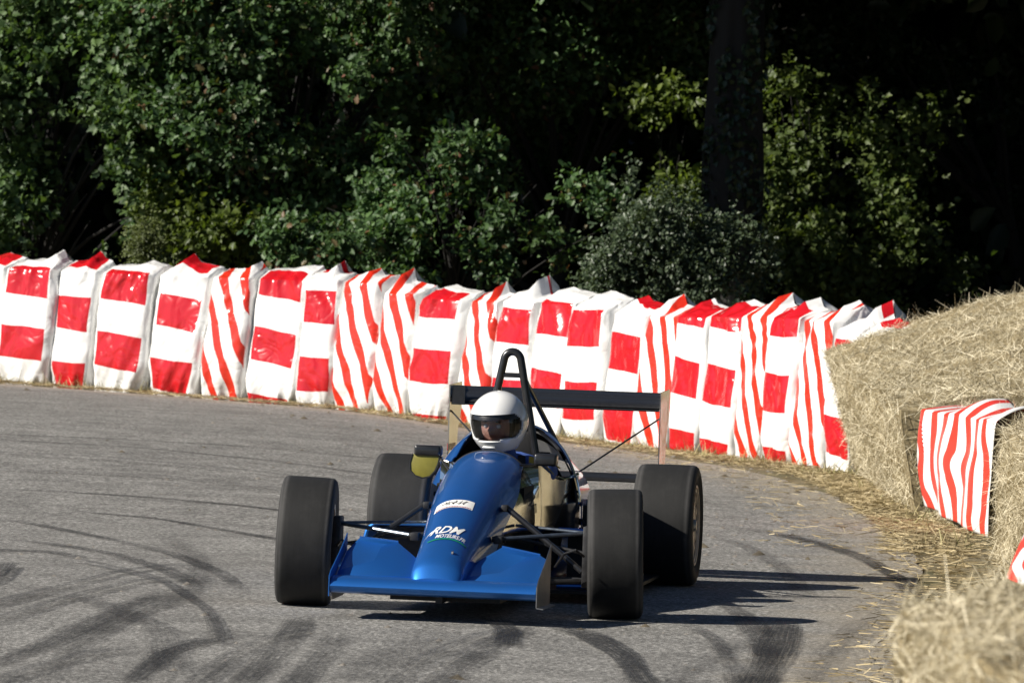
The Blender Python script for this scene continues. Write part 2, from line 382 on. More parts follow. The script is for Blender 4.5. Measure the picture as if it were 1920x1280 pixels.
# line of the barrier foot / hay bales: the outer edge of the bend, from far left round to the camera
FOOT = [(-34, 62), (-14, 52.8), (-9, 51.2), (-5.1, 50.0), (-3.4, 49.2), (-1.64, 48.0), (.2, 46.1), (1.6, 43.6), (2.55, 40.6), (2.72, 38.5), (2.78, 36), (2.72, 33), (2.72, 30.5), (2.3, 25), (1.7, 19), (1.05, 14), (.74, 10), (.5, 5), (.3, -4)]
def resample(pts, n):
    P = np.array(pts, float); d = np.r_[0, np.cumsum(np.hypot(*np.diff(P, axis=0).T))]; s = np.linspace(0, d[-1], n)
    return np.c_[np.interp(s, d, P[:, 0]), np.interp(s, d, P[:, 1])]
foot = resample(FOOT, 180)
for _ in range(3): foot[1:-1] = (foot[:-2]+2*foot[1:-1]+foot[2:])/4
tan = np.gradient(foot, axis=0); tan /= np.hypot(*tan.T)[:, None]
nor = np.c_[tan[:, 1], -tan[:, 0]]            # points to the road side
verge_w = np.interp(foot[:, 1], [8, 28, 33, 40, 47, 60], [.15, .22, .30, .62, .42, .30])
inner = resample([(-60, 40), (-40, 24), (-25, 12), (-16, 4), (-10, -4), (-6, -12)], 180)
rows = []; edge = []
for i in range(180):
    w = verge_w[i]+.07*noise.noise((foot[i, 0]*2.3, foot[i, 1]*2.3, 3)); b = foot[i]+nor[i]*w
    D = inner[i]-b; Ln = np.hypot(*D); ts = np.r_[0, .15, .3, .5, .75, 1.0, 1.4, 1.9, 2.5, 3.2, 4.2, 5.5, 7, 9, 11, 13.5, 16.5, 20]/Ln
    ts = np.r_[ts[ts < .95], 1.0]; ts = np.interp(np.linspace(0, 1, 18), np.linspace(0, 1, len(ts)), ts)
    r = []
    for t in ts:
        q = b+D*t; r.append((q[0], q[1], hz(q[0], q[1]))); edge.append(t*Ln)
    rows.append(r)
mb = MB().grid(rows)
road = obj('road', mb.v, mb.f, M['asphalt'], attr={'edge': edge}); tag(road, kind='structure')

def gpt(x, y):
    """where the sight line of photograph pixel x, y meets the road"""
    d = CM @ Vector(((x-960)/FPX, -(y-640)/FPX, -1)); Y = 30.
    for _ in range(12):
        t = Y/d.y; p = CAM+d*t; z = hz(p.x, p.y); Y = d.y*(z-CAM.z)/d.z
    p = CAM+d*(Y/d.y); return Vector((p.x, p.y, hz(p.x, p.y)))
SK = [m_skid('rubber_trace', 1.25), m_skid('faint_rubber_trace', .85), m_skid('old_rubber_trace', .5)]
skids = [([(-60, 812), (150, 820), (400, 833), (640, 853), (800, 868)], .16, 0), ([(-60, 822), (250, 838), (560, 870), (780, 900)], .20, 1),
    ([(-60, 915), (100, 921), (300, 934), (470, 950), (700, 978)], .17, 0), ([(110, 956), (300, 973), (430, 996), (560, 1018)], .17, 0),
    ([(-60, 965), (70, 984), (200, 1010), (330, 1040), (420, 1078), (470, 1120)], .20, 1), ([(-60, 1005), (80, 1018), (210, 1038), (320, 1072), (390, 1110)], .22, 1),
    ([(-60, 1030), (90, 1035), (160, 1048)], .30, 1), ([(-60, 1265), (60, 1220), (160, 1175), (240, 1135), (330, 1105)], .24, 1),
    ([(230, 1290), (310, 1225), (370, 1205), (450, 1190)], .22, 0), ([(430, 1300), (500, 1240), (545, 1190), (575, 1150)], .26, 1),
    ([(540, 1300), (590, 1240), (640, 1190)], .24, 1), ([(300, 1000), (380, 1055), (360, 1110), (220, 1170), (60, 1240)], .26, 2),
    ([(1310, 985), (1420, 995), (1530, 1018), (1620, 1048), (1690, 1090), (1740, 1150)], .24, 0), ([(1310, 1000), (1400, 1025), (1470, 1070), (1520, 1130)], .22, 2),
    ([(1000, 1168), (1100, 1190), (1170, 1230), (1215, 1300)], .26, 0), ([(925, 1160), (950, 1185), (945, 1215)], .22, 0),
    ([(800, 1310), (850, 1255), (930, 1205), (1000, 1170)], .26, 1), ([(1400, 1300), (1440, 1240), (1460, 1190), (1470, 1160)], .34, 0),
    ([(1330, 1120), (1400, 1160), (1440, 1230), (1420, 1310)], .24, 1), ([(1180, 1310), (1300, 1260), (1400, 1200)], .22, 2),
    ([(-60, 880), (300, 895), (600, 930)], .5, 2), ([(-60, 1100), (150, 1120), (300, 1180), (330, 1290)], .3, 2), ([(650, 1290), (720, 1230), (850, 1190)], .5, 2),
    ([(-60, 1150), (90, 1110), (230, 1075), (330, 1062), (430, 1075)], .15, 1), ([(-60, 1185), (110, 1130), (260, 1092), (370, 1085), (450, 1105)], .15, 1), ([(60, 1300), (130, 1220), (250, 1150), (380, 1120), (470, 1130)], .16, 2),
    ([(-60, 1320), (40, 1265), (190, 1225), (330, 1220)], .18, 1), ([(340, 1310), (430, 1235), (520, 1195), (640, 1180)], .15, 1), ([(1250, 1165), (1330, 1195), (1370, 1250), (1380, 1320)], .16, 1), ([(700, 1320), (790, 1240), (900, 1195), (1010, 1180)], .15, 1),
    ([(-60, 1040), (140, 1052), (300, 1090), (390, 1150), (420, 1230)], .14, 1), ([(1500, 1320), (1540, 1240), (1600, 1180), (1680, 1150)], .2, 2), ([(20, 1060), (-5, 1085), (-40, 1100)], .2, 0), ([(-60, 850), (200, 862), (520, 893), (700, 925)], .35, 2)]
for i, (px, w, k) in enumerate(skids):
    g = [gpt(*p) for p in px]; c = resample([(p.x, p.y) for p in g], 48)
    for _ in range(6): c[1:-1] = (c[:-2]+2*c[1:-1]+c[2:])/4
    t = np.gradient(c, axis=0); t /= np.hypot(*t.T)[:, None]; n = np.c_[t[:, 1], -t[:, 0]]
    v = []; uv = []; fd = []; ln = np.r_[0, np.cumsum(np.hypot(*np.diff(c, axis=0).T))]
    for j in range(48):
        ww = w*.66*(.85+.3*noise.noise((i*5.3, ln[j]*.6, 0)))
        for a in range(5):
            s = a/4; q = c[j]+n[j]*(s-.5)*ww
            v.append((q[0], q[1], hz(q[0], q[1])+.0035+.0006*i)); uv.append((s, ln[j])); fd.append(min(1, j/7, (47-j)/7))
    f = [(j*5+a, j*5+a+1, (j+1)*5+a+1, (j+1)*5+a) for j in range(47) for a in range(4)]
    o = obj('skid_mark', v, f, SK[k], road, True, uv=uv, attr={'fade': fd})

# ------------------------------------------------------------------ scatter helpers: leaves and stalks
LEAF = {}
def leaf_template(kind):
    if kind == 'oak':
        half = [(.10, .10), (.24, .26), (.15, .36), (.36, .52), (.22, .63), (.28, .80), (.10, .92)]
    elif kind == 'hop':
        half = [(.22, .02), (.40, .18), (.26, .34), (.46, .52), (.22, .60), (.14, .80)]
    elif kind == 'small':
        half = [(.26, .30), (.20, .46), (.34, .66), (.18, .86)]
    else:
        half = [(.22, .22), (.30, .5), (.18, .8)]
    pts = [(0, 0)]+half+[(0, 1)]+[(-x, y) for x, y in half[::-1]]
    n = len(pts); c = n
    V = np.array([(x, y, abs(x)*.35-.18*(y-.4)**2) for x, y in pts]+[(0, .5, 0)])
    T = np.array([(c, i, (i+1) % n) for i in range(n)])
    return V, T
for k in ('oak', 'hop', 'small', 'plain'): LEAF[k] = leaf_template(k)
def frames(d, n):
    d = d/np.linalg.norm(d, axis=1, keepdims=True); x = np.cross(d, n); x /= np.linalg.norm(x, axis=1, keepdims=True)+1e-9
    z = np.cross(x, d); return x, d, z
def leaves(name, pos, dirs, norms, size, kind, mat, parent):
    V, T = LEAF[kind]; x, y, z = frames(dirs, norms); size = size[:, None, None]
    P = pos[:, None, :] + size*(V[None, :, 0:1]*x[:, None, :]+V[None, :, 1:2]*y[:, None, :]+V[None, :, 2:3]*z[:, None, :])
    F = T[None]+(np.arange(len(pos))*len(V))[:, None, None]
    o = np_mesh(name, P.reshape(-1, 3), F.reshape(-1, 3), mat, parent, True); tag(o, kind='stuff'); return o
def unit(n):
    v = rng.normal(size=(n, 3)); return v/np.linalg.norm(v, axis=1, keepdims=True)
SUNV = np.array(SUN)
def tiers(blobs, k=7, seed=0):
    """break each round blob into uneven flattened leaf tiers"""
    rs = random.Random(seed); out = []
    for c, r, n in blobs:
        for _ in range(k):
            d = Vector((rs.gauss(0, 1), rs.gauss(0, 1), rs.gauss(0, 1))).normalized()*rs.uniform(.2, 1.12); q = rs.uniform(.2, .5)
            out.append(((c[0]+d.x*r[0], c[1]+d.y*r[1], c[2]+d.z*r[2]), (r[0]*q*1.15, r[1]*q, r[2]*q*.62), max(3, int(n/k*q*3.3))))
    return out
def sprays(blobs, per, leaf, spread=.16, thr=-.12, nscale=1.5, inner=.5, shell=True):
    """leaf sprays over the surface of several ellipsoids; blobs: (centre, radii, number of sprays)"""
    Ps, Ds, Ns, Sz = [], [], [], []
    for c, r, n in blobs:
        c = np.array(c); r = np.array(r); u = unit(n*2)
        rad = inner+(1-inner)*rng.random(n*2)**.6; p = c+u*r*rad[:, None]
        keep = [i for i in range(n*2) if noise.noise((p[i]*nscale).tolist()) + .5*noise.noise((p[i]*nscale*2.7).tolist()) > thr and p[i, 2] > .05][:n]
        p = p[keep]; u = u[keep]
        if not len(p): continue
        axis_ = u*.8+unit(len(p))*.6+np.array([-.1, -.35, .05]); axis_ /= np.linalg.norm(axis_, axis=1, keepdims=True)
        k = per; t = rng.random((len(p), k, 1)); L = spread*(1+.8*rng.random((len(p), 1, 1)))
        q = p[:, None]+axis_[:, None]*L*(t-.3)*2+rng.normal(size=(len(p), k, 3))*spread*.33
        d = axis_[:, None]*.7+rng.normal(size=(len(p), k, 3))*.75+np.array([0, 0, -.25])
        nn = np.array([-.30, -.42, .62])+rng.normal(size=(len(p), 1, 3))*.38+rng.normal(size=(len(p), k, 3))*.30+u[:, None]*.35
        Ps.append(q.reshape(-1, 3)); Ds.append(d.reshape(-1, 3)); Ns.append(nn.reshape(-1, 3)); Sz.append(leaf*(.45+.95*rng.random(len(p)*k)))
    return np.concatenate(Ps), np.concatenate(Ds), np.concatenate(Ns), np.concatenate(Sz)
def stalks(name, pos, dirs, length, width, mat, parent=None, curl=.25, kind='stuff'):
    """thin bent ribbons: straw, hay and grass"""
    n = len(pos); side = np.cross(dirs, unit(n)); side /= np.linalg.norm(side, axis=1, keepdims=True)+1e-9
    d = dirs/np.linalg.norm(dirs, axis=1, keepdims=True); b = unit(n)*curl
    L = length[:, None]; w = width[:, None]
    p0 = pos; p1 = pos+d*L*.5+b*L*.12; p2 = pos+d*L+b*L*.45
    V = np.stack([p0-side*w, p0+side*w, p1+side*w, p1-side*w, p2+side*w*.5, p2-side*w*.5], 1).reshape(-1, 3)
    F = np.array([(0, 1, 2, 3), (3, 2, 4, 5)])[None]+(np.arange(n)*6)[:, None, None]
    o = np_mesh(name, V, F.reshape(-1, 4), mat, parent, False, 4); tag(o, kind=kind); return o
def on_mesh(o, n, keep=None):
    me = o.data; me.calc_loop_triangles()
    v = np.empty(len(me.vertices)*3, np.float32); me.vertices.foreach_get('co', v); v = v.reshape(-1, 3)
    t = np.empty(len(me.loop_triangles)*3, np.int32); me.loop_triangles.foreach_get('vertices', t); t = t.reshape(-1, 3)
    a, b, c = v[t[:, 0]], v[t[:, 1]], v[t[:, 2]]; nn = np.cross(b-a, c-a); ar = np.linalg.norm(nn, axis=1)
    nn = nn/(ar[:, None]+1e-12); w = ar.copy()
    if keep is not None: w *= keep((a+b+c)/3, nn)
    i = rng.choice(len(t), n, p=w/w.sum()); r = rng.random((n, 2)); s = np.sqrt(r[:, 0:1]); q = r[:, 1:2]
    return a[i]*(1-s)+b[i]*s*(1-q)+c[i]*s*q, nn[i]
# ------------------------------------------------------------------ the film-wrapped bales of the barrier
DEP = [(-160, 51.0), (0, 50.0), (640, 48.0), (1000, 46.1), (1300, 43.6), (1600, 40.7), (1660, 40.0)]
YBT = [(-160, 718), (0, 725), (300, 738), (500, 750), (640, 768), (840, 776), (1000, 810), (1170, 818), (1350, 848), (1500, 872), (1640, 888)]
YTP = [(-160, 486), (0, 489), (300, 494), (500, 497), (640, 507), (720, 523), (860, 526), (1000, 537), (1130, 548), (1260, 556), (1390, 560), (1480, 570), (1560, 592), (1640, 604)]
def foot_pt(x):
    Y = lerp_list(DEP, x); p = at(x, lerp_list(YBT, x), Y); return Vector((p.x, p.y, 0))
def shape_profile(a, d, n, e=9.0):
    t = np.linspace(-math.pi*1.5, math.pi*.5, 721); c, s = np.cos(t), np.sin(t)
    x = a*np.sign(c)*np.abs(c)**(2/e); y = d*np.sign(s)*np.abs(s)**(2/e)
    l = np.r_[0, np.cumsum(np.hypot(np.diff(x), np.diff(y)))]; q = np.linspace(0, l[-1], n)
    u = q-np.interp(-math.pi*.5, t, l)
    return np.interp(q, l, x), np.interp(q, l, y), u
def wrapped_bale(i, xl, xr, kind, yred, label, hood=.09):
    Lp, Rp = foot_pt(xl), foot_pt(xr); X = Rp-Lp; w = X.length; X.normalize(); B = Vector((-X.y, X.x, 0))   # B points away from the road
    xm = (xl+xr)/2; Y = lerp_list(DEP, xm); s = FPX/Y
    H = (lerp_list(YBT, xm)-lerp_list(YTP, xm))/s
    mid = (Lp+Rp)/2; z0 = hz(mid.x, mid.y)
    a = w/2*1.0; d = .30
    n, m = 116, 60; px, py, pu = shape_profile(a, d, n+1)
    rs = random.Random(100+i); lean = .01+.055*rs.random(); back = .04+.07*rs.random(); bulge = rs.uniform(-.01, .035)
    pk = rs.uniform(-.7, .7); peaks = [(-1.4, -.02), (pk-.45, rs.uniform(-.1, .3)*hood), (pk, hood*rs.uniform(.4, 1.2)), (pk+.3, rs.uniform(-.2, .5)*hood), (1.4, -.02)]; ang = rs.uniform(-.6, .6)
    off = Vector((i*7.31, i*3.7, 0)); v = []; uv = []
    sh = H-.10
    for j in range(m+1):
        f = j/m
        if f < .72:                                    # sides
            z = sh*f/.72; sc = 1.0; vv = z; cap = 0
        else:
            cap = (f-.72)/.28; z = sh; sc = 1; vv = sh
        for k in range(n+1):
            x, y, u = px[k], py[k], pu[k]; k0 = k % n
            kx, ky = px[k0], py[k0]
            th = math.atan2(ky/d, kx/a); nx_, ny_ = math.cos(th), math.sin(th)
            if abs(nx_) > abs(ny_): nx_, ny_ = math.copysign(1, nx_), ny_*.4
            else: nx_, ny_ = nx_*.35, math.copysign(1, ny_)
            q = Vector((kx*2.0, ky*2.0, z*.9))+off
            fold = abs(noise.noise(q*1.3)); fold2 = abs(noise.noise(Vector((kx*5, ky*5, z*2.2))+off)); low = max(0, 1-z/.28)
            g = noise.noise(Vector((kx*9, ky*9, z*1.5))+off)
            cr = Vector((kx*2.6+z*ang*2.2, ky*2.6, z*.45))+off; c1 = 1-2*abs(noise.noise(cr)); c2 = 1-2*abs(noise.noise(cr*2.3+Vector((0, 0, z*1.2))))
            hi_ = max(0, (z-sh*.75)/(sh*.25)); ev = max(low, hi_); q3 = Vector((kx*6.5+z*ang*3, ky*6.5, z*3.2))+off; c3 = 1-2*abs(noise.noise(q3)); pm = max(0, min(1, .45+1.6*noise.noise(Vector((kx*1.6, ky*1.6, z*1.9))+off*1.7)))
            dsp = .004+.034*(c1-.6)+.015*(c2-.65)*(.7+1.7*ev)+.017*(c3-.65)*max(pm, .9*ev)+.020*g*low+bulge*math.sin(math.pi*min(1, z/sh))
            wd = 1-.06*math.sin(math.pi*min(1, z/sh))*0+.02*math.sin(math.pi*min(1, z/sh))
            tuck = 1-.17*low**1.6+.05*g*low+.04*(c3-.5)*low
            if cap:
                ct = cap; r = max(.02, 1-ct); xx = kx*(1-.06*ct)+nx_*dsp*r; yy = ky*r+ny_*dsp*r
                tk = abs(noise.noise(Vector((kx*4.5, i*3.3, 0)))); top = H+lerp_list(peaks, xx/a)-sh; zz = sh+top*(min(1, ct*1.9)*.62+.38*ct)*(1-.5*max(0, ky/d)*(1-ct))-.05*tk*math.sin(ct*math.pi); zz += .012*g*ct
                vv = sh+d*(1-r)
            else:
                xx = kx*wd*tuck+nx_*dsp; yy = ky*tuck+ny_*dsp; zz = z
                if j == 0: zz = .0
            xx += lean*zz; yy += back*zz
            p = mid+X*xx+B*(yy+d); v.append((p.x, p.y, z0-.012+zz)); uv.append((u, vv))
    f = [(j*(n+1)+k, j*(n+1)+k+1, (j+1)*(n+1)+k+1, (j+1)*(n+1)+k) for j in range(m) for k in range(n)]
    zr = ((lerp_list(YBT, xm)-yred)/s) if kind == 'block' else yred
    mat = m_vinyl('barrier_film', kind, zr, a*(.80+.14*rs.random()) if kind == 'block' else a*1.02, i, rs.uniform(-.02, .14), rs.uniform(.62, .67))
    o = obj('wrapped_bale', v, f, mat, None, True, uv=uv)
    o.data.set_sharp_from_angle(angle=R(38)); base = Vector((mid.x, mid.y, z0)); o.data.transform(Matrix.Translation(-base)); o.location = base
    return tag(o, label, 'bale', 'film-wrapped bales of the crash barrier')
BALES = [(-108, -14, 'block', 610, 'red and white wrapped bale cut by the left picture edge'),
    (-10, 80, 'block', 677, 'wrapped bale with two red blocks, first full one from the left edge'),
    (84, 160, 'block', 620, 'wrapped bale with red foot, second from the left edge'),
    (162, 258, 'block', 690, 'wrapped bale, third from the left edge, white foot'),
    (268, 358, 'block', 612, 'wrapped bale just left of the leftmost slanting-striped one'),
    (368, 443, 'diag', .35, 'leftmost of the bales wrapped in slanting red stripes'),
    (447, 545, 'block', 675, 'wide red-blocked bale just right of the leftmost striped bale'),
    (551, 613, 'block', 605, 'narrow red-blocked bale left of the pair of striped bales'),
    (617, 686, 'diag', .75, 'left one of the two neighbouring slanting-striped bales'),
    (692, 753, 'diag', .30, 'right one of the two neighbouring slanting-striped bales'),
    (757, 836, 'block', 702, 'red-blocked bale behind and left of the rear wing'),
    (850, 905, 'diag', .60, 'slanting-striped bale behind the left end of the rear wing'),
    (908, 975, 'block', 632, 'red-blocked bale directly behind the roll hoop'),
    (980, 1045, 'block', 620, 'red-blocked bale just right of the roll hoop'),
    (1047, 1115, 'block', 635, 'wrapped bale above the middle of the rear wing'),
    (1118, 1180, 'block', 675, 'wrapped bale with low red block behind the right half of the rear wing'),
    (1182, 1240, 'diag', .10, 'slanting-striped bale behind the right end of the rear wing'),
    (1245, 1300, 'block', 725, 'red-blocked bale just right of the rear wing endplate'),
    (1303, 1362, 'block', 745, 'red-footed bale second to the right of the rear wing'),
    (1368, 1415, 'diag', .45, 'second from the right of the slanting-striped bales'),
    (1418, 1470, 'block', 765, 'red-blocked bale between the two striped bales nearest the hay'),
    (1472, 1527, 'diag', .05, 'rightmost of the bales wrapped in slanting red stripes'),
    (1531, 1582, 'block', 850, 'wrapped bale touching the left corner of the hay stack'),
    (1588, 1640, 'block', 887, 'low wrapped bale half hidden behind the hay stack')]
for i, (xl, xr, kind, yr, lab) in enumerate(BALES): wrapped_bale(i, xl, xr, kind, yr, lab, .07+.09*((i*37) % 5)/4)

# ------------------------------------------------------------------ hay bales
def hay_body(name, rows, label, group, n, length, width, keep=None, curl=.3, loose=.35):
    """a packed lump of hay from rings of points (closed), with stalks standing off its skin"""
    mb = MB().grid(rows, closed=True, capa=True, capb=True)
    c = Vector((sum(p[0] for p in mb.v)/len(mb.v), sum(p[1] for p in mb.v)/len(mb.v), min(p[2] for p in mb.v)))
    t = thing(name, label, 'hay bale', c, 0, group)
    mb.v = [tuple(Vector(p)-c) for p in mb.v]
    core = mb.build('packed_hay', M['haycore'], t)
    p, nn = on_mesh(core, n, keep)
    d = np.cross(nn, unit(n)); d += nn*loose*rng.normal(size=(n, 1))+np.array([0, 0, -.12]); d /= np.linalg.norm(d, axis=1, keepdims=True)
    d = np.where((d*nn).sum(1, keepdims=True) < -.25, -d, d)
    L = length*(.4+1.1*rng.random(n)**1.6); W = width*(.5+.8*rng.random(n))
    stalks('hay_stalks', p+nn*.012-d*L[:, None]*.3, d, L, W, M['hay'], t, curl)
    return t
def lump(p, k, amp, seed):
    q = Vector(p)*k+Vector((seed, seed*1.3, 0)); return amp*(noise.noise(q)+.5*noise.noise(q*2.3)+.25*noise.noise(q*5))
# big sloping stack at the end of the wrapped barrier: heightfield over a strip running towards the camera
rows = []
for j in range(25):
    t = j/24; Y = 33.1+t*7.6; r = []
    xb = 2.72+.13*t; xt = 2.60-.04*t; zl = .70+.28*t
    for a in range(9):                                  # left side, from the ground up
        b = a/8; x = xb+(xt-xb)*b; z = zl*b
        r.append((x+lump((x, Y, z), 2.2, .07, 3)*(b*.8+.2), Y+lump((Y, z, x), 2, .05, 5), z))
    for a in range(1, 31):                              # sloping top towards the right
        b = a/30; x = xt+b*3.6; z = zl+(.16+.40*t)*min(1, b*2.1)**.85+.02*b
        z += lump((x, Y, 0), 1.9, .07, 9)
        r.append((x, Y, z))
    r.append((6.25, Y, 0)); g = hz(3, Y)
    rows.append([(x, y, z+g-.01) for x, y, z in r])
def facing(c, n): return np.where(((n[:, 1] < .35) & (c[:, 0] < 1.7)) | (n[:, 1] < -.6), 1.0, .06)
hay_body('hay_stack', rows, 'tall sloping stack of hay behind the bale with the striped banner', 'hay bales along the outer edge', 60000, .14, .0017, facing)
def box_bale(x0, x1, y0, y1, h, seed, amp=.05):
    rows = []
    for j in range(23):
        t = j/22; Y = y0+(y1-y0)*t; en = .06*max(0, 1-min(t, 1-t)*9)**2; r = []
        ring = [(x0+en, a/9*h) for a in range(10)]+[(x0+(x1-x0)*a/14, h) for a in range(1, 15)]+[(x1-en, h*(1-a/9)) for a in range(1, 10)]
        for x, z in ring:
            k = (z/h)**.4; rd = .05*((1 if z >= h-.001 else 0)*(max(0, 1-min(x-x0, x1-x)*8)))
            r.append((x+lump((x, Y, z), 3.0, amp, seed)*(.3+.7*k), Y+lump((Y, z, x), 3., amp, seed+4), max(0, z-rd-en*.6*(z > h*.5)+lump((x, Y, z), 2.6, amp*.9, seed+8)*k)))
        rows.append([(x, y, z+hz(x, y)-.008) for x, y, z in r])
    return rows
hay_body('hay_bale', [[(x+.05+(31.9-y)*.17, y, z) for x, y, z in r] for r in box_bale(2.80, 4.4, 30.0, 32.3, .74, 21)], 'loose hay bale under the striped banner beside the tall stack', 'hay bales along the outer edge', 40000, .12, .0013, lambda c, n: np.where((n[:, 1] < .4) & (c[:, 0] < .3), 1., .1))
hay_body('hay_bale', box_bale(.86, 1.9, 8.5, 10.6, .895, 31, .06), 'blurred hay bale in the near foreground at the bottom right corner', 'hay bales along the outer edge', 52000, .085, .0011, lambda c, n: np.where((n[:, 1] < .5), 1., .3), .5, .22)
hay_body('hay_bale', box_bale(1.62, 3.0, 14.6, 16.6, .60, 41), 'low hay bale just beyond the blurred foreground bale', 'hay bales along the outer edge', 7000, .15, .0022, lambda c, n: np.where((n[:, 1] < .4), 1., .2))
hay_body('hay_bale', box_bale(2.71, 4.2, 25.0, 27.6, .79, 51), 'hay bale at the right picture edge overlapping the striped banner', 'hay bales along the outer edge', 24000, .13, .0014, lambda c, n: np.where((n[:, 1] > -.5) & (n[:, 0] < .3), 1., .3))

def draped(name, label, TL, TR, BL, BR, stripes, seed, over=(.30, .30, .05), amp=1.0, thick=.0025):
    """striped film hung on a bale face between four points, its upper edge folded back over the bale top"""
    nu, nv = 64, 56; v = []; uv = []; nrm = (TR-TL).cross(Vector((0, 0, 1))).normalized()
    if nrm.y > 0: nrm = -nrm
    for j in range(nu+1):
        t = j/nu; T = TL.lerp(TR, t); B_ = BL.lerp(BR, t)
        for a in range(nv+1):
            s_ = -.32+1.32*a/nv
            cre = .05*(abs(noise.noise((t*3.4, 1.5+seed, s_*.9)))-.2)+.022*math.sin(t*15+s_*2.2+seed)
            if s_ < 0:
                k = -s_/.32; hump = (math.exp(-((t-.55)/.16)**2)*.10+math.exp(-((t-.97)/.07)**2)*.08)*amp
                p = T+Vector((over[0]*k, over[1]*k, over[2]*math.sin(k*1.8)+hump*math.sin(min(1, k*1.4)*1.57)))+nrm*cre*amp*(1-k)
            else:
                p = T.lerp(B_, s_)+nrm*(cre*amp*min(1, s_*3+.35)+.035*amp*math.sin(s_*math.pi))
            v.append(p); zig = .55*noise.noise((t*1.6, s_*1.9, seed+3))+.30*noise.noise((t*3.5, s_*3.4, seed))+.28*(abs(((s_*1.25+.15*t) % 1)-.5)-.25)*2
            uv.append((t*stripes+zig, s_))
    f = [(j*(nv+1)+a, j*(nv+1)+a+1, (j+1)*(nv+1)+a+1, (j+1)*(nv+1)+a) for j in range(nu) for a in range(nv)]
    o = obj(name, v, f, M['banner'], None, True, uv=uv)
    md = o.modifiers.new('film', 'SOLIDIFY'); md.thickness = thick; md.offset = 0
    return tag(o, label, 'banner')
M['banner'] = m_banner()
ban = draped('striped_banner', 'white banner with wavy red stripes draped over the hay bale at right', at(1728, 768, 31.9), at(1868, 790, 30.2), at(1738, 950, 31.9), at(1850, 1008, 30.2), 6.6, 1.0, (.30, .30, .03), .8)
bm_mark = MB(); b0 = at(1730, 790, 31.8); b1 = at(1734, 850, 31.8)
for k in range(8):
    q = b0.lerp(b1, k/8)+Vector((-.02, -.06, 0)); bm_mark.tube([q, q+Vector((.012, 0, -.012))], .004, 4)
bm_mark.build('edge_lettering', M['redtext'], ban)
draped('striped_banner', 'narrow striped banner edge showing behind the blurred foreground bale', at(1938, 968, 14.6), at(2020, 960, 14.3), at(1886, 1082, 14.5), at(1975, 1120, 14.2), 3.0, 2.5, (.1, .1, .0), .1)

# ------------------------------------------------------------------ verge: grass, straw and chippings at the barrier foot
def along(n, lo, hi, ymin, ymax):
    i = rng.integers(0, 179, n*4); t = rng.random((n*4, 1)); b = foot[i]*(1-t)+foot[i+1]*t
    ok = (b[:, 1] > ymin) & (b[:, 1] < ymax) & (b[:, 0] > -9); i = i[ok][:n]; b = b[ok][:n]
    q = b+nor[i]*(lo+(hi-lo)*rng.random((len(b), 1)))
    return np.c_[q, [hz(*p) for p in q]]
p = np.r_[along(7000, -.25, .26, 39.5, 60), along(500, -.1, .2, 28, 39)]; k = np.array([noise.noise((x*1.1, y*1.1, 0)) for x, y, z in p]); p = p[k > -.12]
d = np.c_[rng.normal(size=(len(p), 2))*.55, np.full(len(p), .8)]
tag(stalks('verge_grass', p, d, .04+.09*rng.random(len(p))**2, .0018+.0015*rng.random(len(p)), M['grass'], None, .8), 'short dry grass along the foot of the wrapped barrier', 'grass', kind='stuff')
p = np.r_[along(20000, -.1, .40, 28, 60), along(900, .35, 1.1, 28, 46), along(700, .1, .5, 14, 28), along(9000, -1.2, .12, 11, 31), along(1300, .0, .35, 14, 31)]; p[:, 2] += .008+.02*rng.random(len(p))
d = np.c_[rng.normal(size=(len(p), 2)), rng.normal(size=len(p))*.10]
tag(stalks('straw_litter', p, d, .04+.10*rng.random(len(p))**1.5, .0013+.0012*rng.random(len(p)), M['litter'], None, .2), 'loose straw strewn along the edge of the road', 'straw', kind='stuff')
# chippings and bits on the road
def chips(name, n, ctr, size, mat, label, cat):
    t = np.array([(-1, -.6, 0), (.9, -.7, 0), (1, .6, 0), (-.7, .8, 0), (.1, 0, .8)]); F0 = np.array([(0, 1, 4), (1, 2, 4), (2, 3, 4), (3, 0, 4)])
    a = rng.random(n)*6.28; s = size*(.4+1.2*rng.random(n)**2); ca, sa = np.cos(a)[:, None], np.sin(a)[:, None]
    st = 1+rng.random((n, 1)); X = t[None, :, 0]*st; Y = t[None, :, 1]
    V = np.stack([X*ca-Y*sa, X*sa+Y*ca, np.repeat(t[None, :, 2], n, 0)], 2)*s[:, None, None]+ctr[:, None, :]
    tag(np_mesh(name, V.reshape(-1, 3), (F0[None]+(np.arange(n)*5)[:, None, None]).reshape(-1, 3), mat), label, cat, kind='stuff')
c = np.r_[along(500, .3, 2.2, 26, 60), along(260, .3, 5, 16, 50)]; chips('chippings', len(c), c, .012, M['stone'], 'small stone chippings lying on the road edge', 'stones')
c = np.r_[along(90, .3, 3.0, 26, 58), along(30, 1, 6, 15, 40)]; chips('clods', len(c), c, .022, M['twig'], 'brown clods and twigs lying on the asphalt', 'clods')

